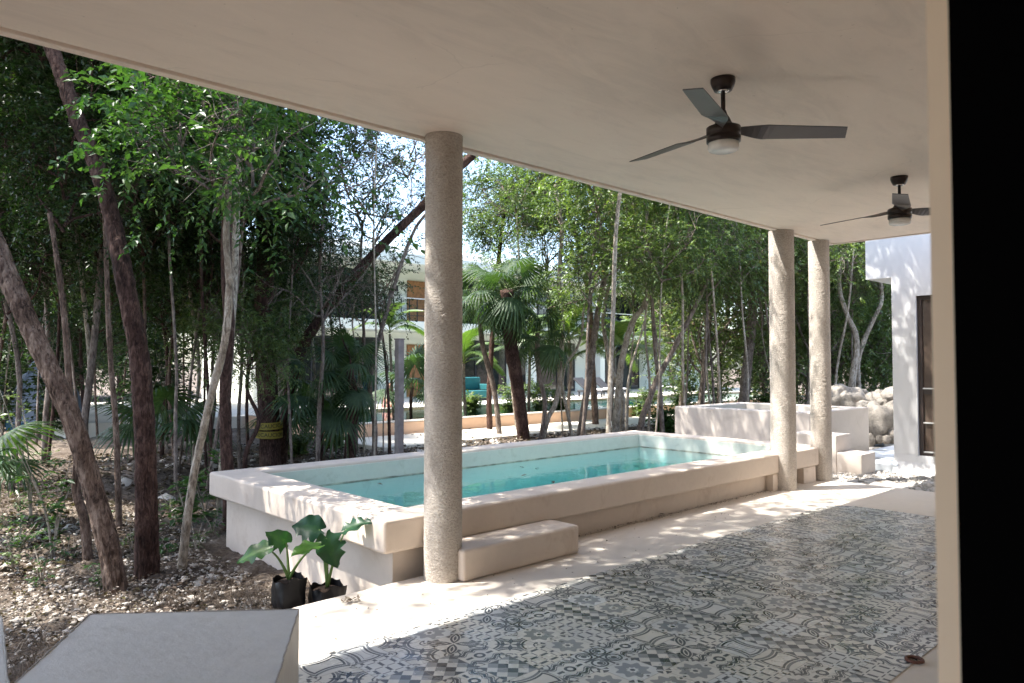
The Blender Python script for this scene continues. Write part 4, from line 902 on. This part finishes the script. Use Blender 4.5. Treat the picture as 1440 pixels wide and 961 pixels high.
def palm(label, base, crown, r0, r1, meshes, n, sc, seed, mat='barkdark', el=(-0.5, 1.1), group=None, name='palm_tree', bend=None):
    g = np.random.default_rng(seed); b0 = np.array(base, float); b0[2] = float(zg(b0[0], b0[1]))-0.06; c_ = np.array(crown, float)
    t = thing(name, label, 'palm', tuple(b0), group)
    if r0 > 0:
        P = [b0, b0*.66+c_*.34+g.normal(0, .04, 3), b0*.33+c_*.67+g.normal(0, .04, 3), c_]; trunk_mesh(t, P, r0, r1, M[mat], 16, 40, 0.10, seed)
    for i in range(n):
        a = i*2.39996+g.uniform(-.2, .2); e = el[0]+(el[1]-el[0])*((i+0.5)/n); o = bpy.data.objects.new('frond', meshes[i % len(meshes)]); COL.objects.link(o); o.parent = t
        o.location = Vector(c_) - Vector(t.location) + Vector((0, 0, 0.12*e)); o.rotation_euler = (g.uniform(-.25, .25), -e, a); s_ = sc*g.uniform(.85, 1.1); o.scale = (s_, s_, s_)
    return t
palm('fan palm with a thick dark shaggy trunk just right of the near column', at(737, 620, 16.5), at(714, 408, 15.6), .13, .15, FANM, 17, 0.80, 1, el=(-1.4, 0.9))
palm('fan palm with a slim brown trunk left of the thick palm trunk', at(703, 620, 17.2), at(676, 412, 17.2), .06, .06, FANM, 12, 0.75, 2, 'barkgrey', el=(-1.1, 1.1))
palm('small fan palm with a low pale crown right of the thick palm trunk', at(759, 625, 16.4), at(756, 468, 16.4), .05, .05, FANM, 11, 0.8, 3, 'barkgrey', el=(-1.0, 1.0))
palm('bushy fan palm with hanging leaves left of the square post', at(498, 665, 11.5), at(492, 520, 11.5), .06, .06, FANM, 13, 0.55, 4, el=(-1.3, 1.2))
palm('young dark fan palm in the shade behind the pool corner', at(450, 665, 11.8), at(452, 545, 11.8), .05, .05, FANM, 11, 0.8, 5, el=(-1.1, 1.0))
palm('low fan palm behind the far pool wall beside the near column', at(578, 600, 19.0), at(580, 545, 19.0), .04, .04, FANM, 9, 1.0, 6, el=(-0.4, 1.2))
palm('feather palm with bright arching fronds right beside the near column', at(655, 590, 21), at(652, 512, 21), .05, .04, FEAL, 9, 0.95, 7, 'barkgrey', el=(0.0, 1.2))
palm('feather palm with bright drooping fronds in the middle of the garden', at(800, 585, 21), at(800, 480, 21), .05, .04, FEAL, 12, 1.3, 8, 'barkgrey', el=(0.0, 1.2))
palm('green feather palm between the thick palm trunk and the curved trunk', at(745, 585, 22), at(745, 500, 22), .05, .04, FEAM, 11, 1.3, 9, 'barkgrey', el=(0.0, 1.2))
palm('yellowish feather palm behind the leaning grey trunk', at(860, 590, 21), at(862, 505, 21), .05, .04, FEAL, 10, 1.1, 10, 'barkgrey', el=(0.0, 1.2))
palm('small bright palm in front of the upper balcony left of the near column', at(556, 600, 19), at(548, 470, 19), .04, .03, FEAL, 9, 0.7, 11, 'barkgrey', el=(0.2, 1.3))
palm('palmetto reaching into view at the far left edge', at(-60, 700, 7.2), at(-42, 662, 7.2), 0, 0, FANM, 7, 0.62, 12, el=(0.0, 0.8))
palm('low dark palmetto on the forest floor behind the pale crooked trunk', at(235, 640, 11), at(235, 610, 11), 0, 0, FANM, 8, 0.8, 13, el=(-0.1, 1.0))
palm('low palmetto right of the taped trunk behind the pool rim', at(425, 640, 13.5), at(425, 600, 13.5), 0, 0, FANM, 8, 0.8, 14, el=(0, 1.0))

# -- saplings, seedlings, shrubs
def sapling(px, py, D, h, n, label, mat, leaf=0.08, spread=0.3, seed=0, name='sapling', per=16, stems=4, cat='plant', group=None):
    g = np.random.default_rng(seed); p = at(px, py, D); p[2] = float(zg(p[0], p[1]))
    t = thing(name, label, cat, tuple(p), group); tb = MB(); C = []; TD = []
    for i in range(stems):
        a = g.uniform(0, 6.28); tip = np.array([math.cos(a)*spread*g.uniform(.2, 1), math.sin(a)*spread*g.uniform(.2, 1), h*g.uniform(.7, 1)]); Q = smooth_path([p, p+tip*[.25, .25, .45], p+tip], 10); tb.tube(Q, np.linspace(.006+h*.005, .002, 10), 5)
        for j in range(n):
            q = g.uniform(.25, 1); b0 = Q[int(q*9)]; d = unit(g.normal(0, 1, 3)*[1, 1, .35]+[0, 0, .25]); l_ = g.uniform(.1, .28)*spread/.3*.8; tb.tube([b0, b0+d*l_*.5+[0, 0, .01], b0+d*l_], [.002, .0015, .001], 3, cap=False); C.append(b0); TD.append(d*l_)
    tb.build('stem', M['barkpale'], t)
    C = np.array(C); TD = np.array(TD); ii = np.repeat(np.arange(len(C)), per); q = np.tile(np.linspace(.15, 1, per), len(C)); c0 = C[ii]+TD[ii]*q[:, None]; n_ = len(c0)
    side = unit(np.cross(TD[ii], [0, 0, 1.0])+1e-4)*np.where(np.arange(n_) % 2, 1, -1)[:, None]; dr = unit(side*.8+unit(TD[ii])*.5+g.normal(0, .3, (n_, 3))+[0, 0, -.1]); nr = unit(g.normal(0, .35, (n_, 3))+[0, 0, 1]); nr = unit(nr-dr*np.sum(nr*dr, 1)[:, None])
    L = leaf*g.uniform(.6, 1.25, n_); V, F, T = leaf_cloud(c0, dr, nr, L, L*.45, g.uniform(.1, .95, n_))
    V = V - np.array(t.location); o = bpy.data.objects.new('foliage', fast_mesh('foliage', V, F, T, mat)); COL.objects.link(o); o.parent = t
    return t
sapling(75, 750, 6.4, 1.1, 6, 'bushy sapling with light leaves left of the leaning trunk', M['leafbright'], .075, .34, 1, per=9)
sapling(45, 700, 7.6, 1.5, 6, 'taller sapling with small pale leaves near the left edge', M['leafmid'], .07, .45, 2, per=9)
sapling(140, 805, 5.6, .22, 4, 'small green seedling at the foot of the leaning trunk', M['leafbright'], .06, .12, 3, 'seedling', 5, 3)
sapling(30, 735, 6.6, .28, 5, 'low green seedlings under the left saplings', M['leafbright'], .05, .25, 4, 'seedling', 5, 5)
sapling(232, 775, 6.4, .2, 4, 'small green seedling between the dark and the pale trunk', M['leafbright'], .06, .10, 5, 'seedling', 5, 3)
sapling(222, 730, 7.0, .35, 4, 'bright seedling behind the dark straight trunk', M['leafbright'], .07, .18, 6, 'seedling', 5, 3)
sapling(288, 700, 8.0, .7, 5, 'bright green sapling in the gap behind the pale crooked trunk', M['leafbright'], .11, .28, 7, per=8)
sapling(262, 720, 7.6, .5, 4, 'low bright sapling just left of the pale crooked trunk', M['leafbright'], .10, .2, 8, per=7)
for i, (px, D, h, lb) in enumerate([(470, 15, .5, 'low green shrub on the litter behind the left end of the pool'), (415, 13.5, .5, 'low shrub right of the taped trunk'), (660, 22.5, .9, 'green shrub on the far deck beside the near column'),
                             (720, 23, 1.1, 'dark green shrub behind the thick palm trunk'), (760, 23, 1.2, 'dense green shrub behind the small fan palm'), (790, 23, 1.0, 'leafy shrub behind the curving grey trunk'),
                             (935, 17.5, .7, 'yellow-green young shrub beside the tub wall'), (960, 24, 1.3, 'bright green shrub behind the far water left of the tub'), (1010, 26, 1.8, 'bright green bamboo-like shrub behind the tub'),
                             (1110, 24, 1.2, 'small green shrub between the far columns'), (1235, 21, 1.6, 'large leafy shrub above the boulders'), (1160, 19.5, .9, 'low shrub behind the last column'), (1225, 17, 1.0, 'glossy shrub right behind the boulder wall'),
                             (1075, 21, 1.0, 'yellow-green shrub left of the second column'), (905, 23, 1.0, 'shrub on the deck behind the leaning grey trunk')]):
    sapling(px, 560, D, h, 22, lb, M['leafbright'] if i in (6, 7, 8, 13) else M['leafmid'], .12, h*.55, 40+i, 'shrub', 9, 7, 'shrub')
for i, (px, py, D) in enumerate([(20, 770, 6.0), (95, 770, 6.3), (60, 800, 5.6), (185, 760, 6.6), (10, 720, 7.2), (150, 700, 8.0), (240, 700, 8.2), (205, 690, 8.6), (30, 690, 8.2), (275, 760, 6.6), (300, 730, 7.2), (120, 715, 7.6)]):
    sapling(px, py, D, random.uniform(.14, .34), 4, 'small green weed growing through the litter on the near forest floor', M['leafbright' if i % 3 else 'leafmid'], .045, .14, 300+i, 'seedling', 5, 3, 'plant', 'weeds on the near forest floor')
# understory of the thicket: individual bushes
g = np.random.default_rng(77); cnt = 0
for i in range(13):
    px = g.uniform(-40, 300); D = g.uniform(12, 26); p = at(px, 513, D)
    sapling(px, 560, D, g.uniform(1.6, 3.2), 20, 'dark leafy bush in the understory of the left thicket', M['leafdark'], .14, g.uniform(.7, 1.1), 800+i, 'bush', 10, 7, 'bush', 'bushes of the thicket understory')

# litter and stones (uncountable)
def litter(name, n, xr, yr, size, seed, label, dens=None):
    g = np.random.default_rng(seed); x = g.uniform(*xr, n); y = g.uniform(*yr, n)
    keep = ~((x > 2.45) & (x < 9.1) & (y < 7.1)) & ~((x > 8) & (x < 25) & (y > 12.5) & (g.random(n) < .93)) & ~((x > 1.0) & (y < 4.02)); x = x[keep]; y = y[keep]; n = len(x)
    z = zg(x, y) + g.uniform(0.03, 0.075, n); C = np.stack([x, y, z], 1); a = g.uniform(0, 6.28, n)
    D_ = unit(np.stack([np.cos(a), np.sin(a), g.normal(0, .3, n)], 1)); N_ = unit(g.normal(0, .45, (n, 3))+[0, 0, 1]); N_ = unit(N_-D_*np.sum(N_*D_, 1)[:, None])
    L = size*g.uniform(.5, 1.4, n); V, F, T = leaf_cloud(C, D_, N_, L, L*g.uniform(.35, .65, n), g.random(n))
    o = bpy.data.objects.new(name, fast_mesh(name, V, F, T, M['litter'])); COL.objects.link(o); tag(o, label, 'leaf litter', kind='stuff')
litter('leaf_litter', 48000, (-3.2, 2.7), (3.3, 12.5), 0.034, 5, 'dry brown and tan leaf litter covering the near forest floor')
litter('leaf_litter', 26000, (-8, 24), (7, 15), 0.09, 6, 'dry leaf litter covering the ground behind the pool')
def stones(name, n, xr, yr, s0, seed, label, mat, zoff=0.02, cat='gravel'):
    import bmesh
    g = np.random.default_rng(seed); bm = bmesh.new(); bmesh.ops.create_icosphere(bm, subdivisions=1, radius=1.0)
    v0 = np.array([v.co[:] for v in bm.verts]); f0 = np.array([[v.index for v in f.verts] for f in bm.faces]); bm.free()
    x = g.uniform(*xr, n); y = g.uniform(*yr, n); keep = ~((x > 2.5) & (x < 9.0) & (y < 7.0)) & ~((x > 8) & (x < 25) & (y > 12.5)) & ~((x > 1.0) & (x < 8.9) & (y < 4.1)); x = x[keep]; y = y[keep]; n = len(x)
    s_ = s0*np.exp(g.normal(0, .5, n)); z = zg(x, y)+zoff
    q = v0[None]*(1+g.normal(0, .16, (n, len(v0), 1)))*(s_[:, None]*np.array([1, 1, .65]))[:, None, :]*g.uniform(.7, 1.3, (n, 1, 3)); a = g.uniform(0, 6.28, n); ca, sa = np.cos(a)[:, None], np.sin(a)[:, None]
    X_ = q[..., 0]*ca-q[..., 1]*sa+x[:, None]; Y_ = q[..., 0]*sa+q[..., 1]*ca+y[:, None]; V = np.stack([X_, Y_, q[..., 2]+z[:, None]], -1).reshape(-1, 3)
    F = (f0[None]+(np.arange(n)*len(v0))[:, None, None]).reshape(-1, 3); o = bpy.data.objects.new(name, fast_mesh(name, V, F, None, mat)); COL.objects.link(o); tag(o, label, cat, kind='stuff')
stones('gravel', 7000, (8.95, 12.5), (1.0, 4.9), 0.012, 7, 'loose white gravel beside the terrace slab', M['gravel'], 0.02)
stones('rubble', 14000, (-2.5, 2.7), (3.6, 9.0), 0.010, 8, 'pale limestone rubble scattered through the near litter', M['pebble'], 0.03)
stones('rubble', 2200, (3.0, 26), (7.2, 14.3), 0.036, 9, 'pale limestone rubble behind the pool', M['pebble'], 0.0)
g = np.random.default_rng(31); n = 420; x = g.uniform(4.12, 7.6, n); y = 4.055-np.abs(g.normal(0, .035, n)); xx = g.uniform(1.2, 8.8, 130); yy = g.uniform(3.3, 3.95, 130)
x = np.concatenate([x, xx]); y = np.concatenate([y, yy]); n = len(x); C = np.stack([x, y, np.full(n, .006)], 1); a = g.uniform(0, 6.28, n); D_ = unit(np.stack([np.cos(a), np.sin(a), g.normal(0, .1, n)], 1)); N_ = unit(g.normal(0, .25, (n, 3))+[0, 0, 1]); N_ = unit(N_-D_*np.sum(N_*D_, 1)[:, None]); L = g.uniform(.006, .022, n)
V, F, T = leaf_cloud(C, D_, N_, L, L*.6, g.uniform(0, .7, n)); o = bpy.data.objects.new('leaf_debris', fast_mesh('leaf_debris', V, F, T, M['litter'])); COL.objects.link(o); tag(o, 'small brown leaf crumbs gathered on the cement along the foot of the pool', 'debris', kind='stuff')
# dry grass blades between the blocks and round the bags
g = np.random.default_rng(9); mb = MB()
for (px, py, n, L) in [(60, 905, 26, .16), (45, 945, 22, .18), (300, 838, 45, .10), (360, 842, 70, .11), (385, 845, 40, .12), (235, 850, 30, .1)]:
    for k in range(n):
        p = onz(px+g.normal(0, 16), py+g.normal(0, 7), -0.25); a = g.uniform(0, 6.28); ln = L*g.uniform(.5, 1.5); d = np.array([math.cos(a), math.sin(a), 0]); Q = [p, p+d*ln*.3+[0, 0, ln*.55], p+d*ln*.75+[0, 0, ln*.55], p+d*ln+[0, 0, ln*.35]]
        mb.tube(smooth_path(Q, 7), np.linspace(.0022, .0006, 7), 3, cap=False, tint=float(g.uniform(.5, 1)))
tag(mb.build('dry_grass', M['litter'], tint=True), 'dry curled grass blades beside the blocks and plant bags', 'grass', kind='stuff')

# ------------------------------------------------------------------ far side: orange pool, deck, building
fp = thing('far_pool', 'long raised orange-rendered pool on the far side of the trees', 'pool', (9, 14.4, -0.3))
mb = MB(); ring(mb, (8.2, 14.42, 34, 19.3), (8.45, 14.70, 33.7, 19.0), -0.5, 0.04); mb.build('wall', M['orange'], fp, bevel=0.02)
mb = MB(); ring(mb, (8.18, 14.40, 34.02, 19.32), (8.48, 14.72, 33.68, 18.98), 0.041, 0.07); mb.build('coping', M['floor'], fp, bevel=0.01)
mb = MB(); 
for x in (17.3, 13.6, 21.5): mb.box((x, 14.30, -0.5), (x+.22, 14.41, 0.045))
mb.build('buttress', M['orange'], fp, bevel=0.01)
MB().box((8.45, 14.7, -0.8), (33.7, 19.0, -0.75)).build('basin_floor', M['poolin'], fp)
MB().box((14.2, 17.4, -0.75), (17.2, 18.98, 0.17)).build('planter_plinth', M['farwall'], fp, bevel=0.02)
tag(MB().box((8.455, 14.705, -0.77), (33.69, 18.99, 0.0)).build('far_pool_water', M['waterfar']), kind='structure')
tag(MB().prism([(4, 19.33), (40, 19.33), (40, 30), (4, 30)], -0.5, 0.02).build('far_deck', M['deck']), kind='structure')
tag(MB().prism([(8.0, 12.3), (24, 12.6), (26, 14.28), (8.0, 14.28)], -0.5, -0.225).build('far_path', M['deck'], bevel=0.02), kind='structure')
fb = thing('apartment_building', 'two-storey pale building with balconies and dark glass behind the garden trees', 'building', (20, 24, 0))
BX0, BX1 = 11.3, 40
mb = MB(); mb.box((BX0, 25.6, 0.0), (BX1, 31, 6.0)); mb.build('wall', M['farwall'], fb)
MB().box((BX0-.3, 24.0, 2.74), (BX1, 25.6, 3.13)).build('balcony_slab', M['farwall'], fb, bevel=.02)
mb = MB().box((BX0-.6, 23.6, 5.35), (BX1, 31.2, 5.75)); mb.build('roof', M['farwall'], fb, bevel=.02)
MB().box((BX0+2, 26.5, 6.0), (BX1, 31.0, 6.55)).build('parapet', M['whitewall'], fb, bevel=.02)
wins = [(11.9, 16.3, 'g'), (17.1, 19.4, 'd'), (19.6, 23.4, 'g'), (24.2, 28.2, 'g'), (29.2, 33.6, 'g')]
for k, (z0, z1) in enumerate(((0.05, 2.5), (3.15, 5.2))):
    for (xa, xb, ty) in wins:
        if ty == 'g':
            fr = MB(); y = 25.56; fr.box((xa, y, z0), (xb, y+.05, z0+.07)).box((xa, y, z1-.07), (xb, y+.05, z1))
            nx = max(2, int((xb-xa)/1.3))
            for i in range(nx+1): xx = xa+(xb-xa-.06)*i/nx; fr.box((xx, y-.01, z0+.071), (xx+.06, y+.05, z1-.071))
            wf = fr.build('window', M['iron'], fb); MB().box((xa+.06, y+.02, z0+.07), (xb-.06, y+.03, z1-.07)).build('pane', M['darkglass'], wf, origin=parent_world(wf))
        else:
            MB().box((xa+.65, 25.53, z0), (xa+1.55, 25.598, z1-.25)).build('door', M['wood'], fb)
            MB().box((xa+.05, 25.52, z1-.75), (xa+.17, 25.598, z1-.5)).build('wall_lamp', M['iron'], fb)
    for xx in (16.5, 23.6, 28.5, 34): MB().box((xx, 24.1, z0), (xx+.35, 24.45, (2.738 if k == 0 else 5.348))).build('pillar', M['farwall'], fb) if xx > 20 else None
rl = MB().box((BX0-.2, 24.05, 4.02), (BX1, 24.09, 4.06)).build('railing', M['metal_light'], fb)
mb = MB(); 
for z in (3.35, 3.62): mb.box((BX0-.2, 24.06, z), (BX1, 24.08, z+.02))
for x in np.arange(BX0-.2, BX1, .38): mb.box((x, 24.055, 3.13), (x+.03, 24.085, 4.02))
mb.build('railing_bars', M['iron'], rl, origin=parent_world(rl))
# deck furniture
def lounger(x, y, label):
    t = thing('lounge_chair', label, 'lounge chair', (x, y, .02), 'dark lounge chairs on the far deck')
    MB().box((x-.3, y-.9, .24), (x+.3, y+.5, .32)).build('frame', M['darkfab'], t, bevel=.02)
    mb = MB(); mb.add([(x-.28, y+.1, .33), (x+.28, y+.1, .33), (x+.28, y+.75, .78), (x-.28, y+.75, .78), (x-.28, y+.1, .40), (x+.28, y+.1, .40), (x+.28, y+.70, .85), (x-.28, y+.70, .85)], [(0, 3, 2, 1), (4, 5, 6, 7), (0, 1, 5, 4), (1, 2, 6, 5), (2, 3, 7, 6), (3, 0, 4, 7)])
    mb.build('backrest', M['darkfab'], t, bevel=.01); MB().box((x-.27, y-.88, .325), (x+.27, y+.08, .40)).build('cushion', M['whitefab'], t, bevel=.03)
    for sx in (-.27, .22):
        for sy in (-.85, .4): MB().box((x+sx, y+sy, .02), (x+sx+.05, y+sy+.05, .24)).build('leg', M['darkfab'], t)
p = ony(838, 560, 20.3); lounger(p[0], 20.6, 'dark lounge chair right of the leaning grey trunk on the far deck')
lounger(p[0]+1.15, 20.6, 'second dark lounge chair partly behind the pale trunk'); lounger(p[0]+5.2, 20.6, 'dark lounge chair farther along the deck by the tub')
p = ony(661, 560, 21.5); x, y = p[0], 21.5
t = thing('outdoor_sofa', 'teal outdoor sofa on the far deck beside the near column', 'sofa', (x, y, .02))
MB().box((x-.7, y-.35, .12), (x+.7, y+.4, .42)).build('seat', M['teal'], t, bevel=.04); MB().box((x-.7, y+.2, .43), (x+.7, y+.42, .92)).build('backrest', M['teal'], t, bevel=.05)
for s_ in (-.7, .58): MB().box((x+s_, y-.35, .43), (x+s_+.12, y+.19, .66)).build('armrest', M['teal'], t, bevel=.03)
MB().box((x-.62, y-.3, .02), (x+.62, y+.35, .118)).build('plinth', M['darkfab'], t)
# seated person beyond the orange wall
p = ony(547, 575, 19.45); x, y, z = p[0], 19.45, 0.02
def skin_body(name, verts, edges, radii, mat, parent, sub=2):
    me = bpy.data.meshes.new(name); me.from_pydata(verts, edges, []); o = bpy.data.objects.new(name, me); COL.objects.link(o); me.materials.append(mat)
    if parent: o.parent = parent
    m_ = o.modifiers.new('skin', 'SKIN'); 
    for i, r_ in enumerate(radii): me.skin_vertices[0].data[i].radius = (r_, r_); me.skin_vertices[0].data[i].use_root = (i == 0)
    s_ = o.modifiers.new('sub', 'SUBSURF'); s_.levels = sub; s_.render_levels = sub; m_.use_smooth_shade = True; return o
pt = thing('person', 'person in a cream top and pink shorts sitting on the far deck edge facing away', 'person', (x, y, z))
V = [(0, 0, .14), (0, .02, .30), (0, .0, .46), (0, -.01, .58), (0, -.01, .68), (0, -.02, .80),
     (-.17, 0, .54), (-.24, -.06, .34), (-.20, -.26, .22), (.17, 0, .54), (.24, -.06, .34), (.20, -.26, .22),
     (-.10, -.04, .12), (-.13, -.42, .16), (-.12, -.50, -.22), (.10, -.04, .12), (.13, -.42, .16), (.12, -.50, -.22)]
E_ = [(0, 1), (1, 2), (2, 3), (3, 4), (4, 5), (3, 6), (6, 7), (7, 8), (3, 9), (9, 10), (10, 11), (0, 12), (12, 13), (13, 14), (0, 15), (15, 16), (16, 17)]
skin_body('body', V, E_, [.13, .12, .14, .09, .05, .10, .055, .042, .03, .055, .042, .03, .09, .06, .045, .09, .06, .045], M['skin'], pt)
skin_body('shirt', [(0, 0.005, .16), (0, .02, .30), (0, .0, .45), (0, -.01, .57), (-.17, 0, .54), (-.22, -.04, .40), (.17, 0, .54), (.22, -.04, .40)], [(0, 1), (1, 2), (2, 3), (3, 4), (4, 5), (3, 6), (6, 7)], [.15, .145, .165, .105, .072, .066, .072, .066], M['shirt'], pt)
skin_body('shorts', [(0, 0, .12), (-.10, -.06, .125), (-.125, -.32, .155), (.10, -.06, .125), (.125, -.32, .155)], [(0, 1), (1, 2), (0, 3), (3, 4)], [.15, .11, .085, .11, .085], M['shorts'], pt)
skin_body('hair', [(0, .015, .82), (0, .045, .74), (0, .07, .64)], [(0, 1), (1, 2)], [.112, .09, .05], M['hair'], pt)
# square post
p = at(561, 660, 10.6); pb = (p[0], p[1], float(zg(p[0], p[1])))
zt = at(561, 478, 10.6)[2]; t = thing('square_post', 'weathered square wooden post standing behind the pool left of the near column', 'post', pb)
MB().box((pb[0]-.05, pb[1]-.05, pb[2]-.1), (pb[0]+.05, pb[1]+.05, zt)).build('shaft', M['post'], t, bevel=.008)
MB().box((pb[0]-.058, pb[1]-.058, zt+.001), (pb[0]+.058, pb[1]+.058, zt+.02)).build('cap', M['post'], t, bevel=.004)
# pale tents at the far left
for i, (px, D, lb) in enumerate([(66, 19.5, 'pale canvas tent with sloping side seen behind the leaning trunk'), (-20, 20.5, 'pale canvas tent with a blue base cut by the left edge')]):
    c_ = at(px, 513, D); x, y = c_[0], c_[1]; t = thing('canvas_tent', lb, 'tent', (x, y, -.3), 'canvas tents in the thicket')
    V = []; 
    for z, s_ in ((-.1, .85), (.5, .8), (1.0, .62), (1.45, .35), (1.7, .06)):
        for a in range(8): V.append((x+s_*math.cos(a*math.pi/4+.4), y+s_*math.sin(a*math.pi/4+.4), z))
    F = [(j*8+a, j*8+(a+1) % 8, (j+1)*8+(a+1) % 8, (j+1)*8+a) for j in range(4) for a in range(8)] + [tuple(range(32, 40))]
    MB().add(V, F).build('canopy', M['tent'], t); MB().lathe([(.88, -.35), (.88, -.1), (.80, -.08)], 8, (x, y, 0)).build('base', M['blue'], t)
bpy.context.view_layer.update()
print('objects', len(bpy.data.objects), 'polys', sum(len(o.data.polygons) for o in bpy.data.objects if o.type == 'MESH'))
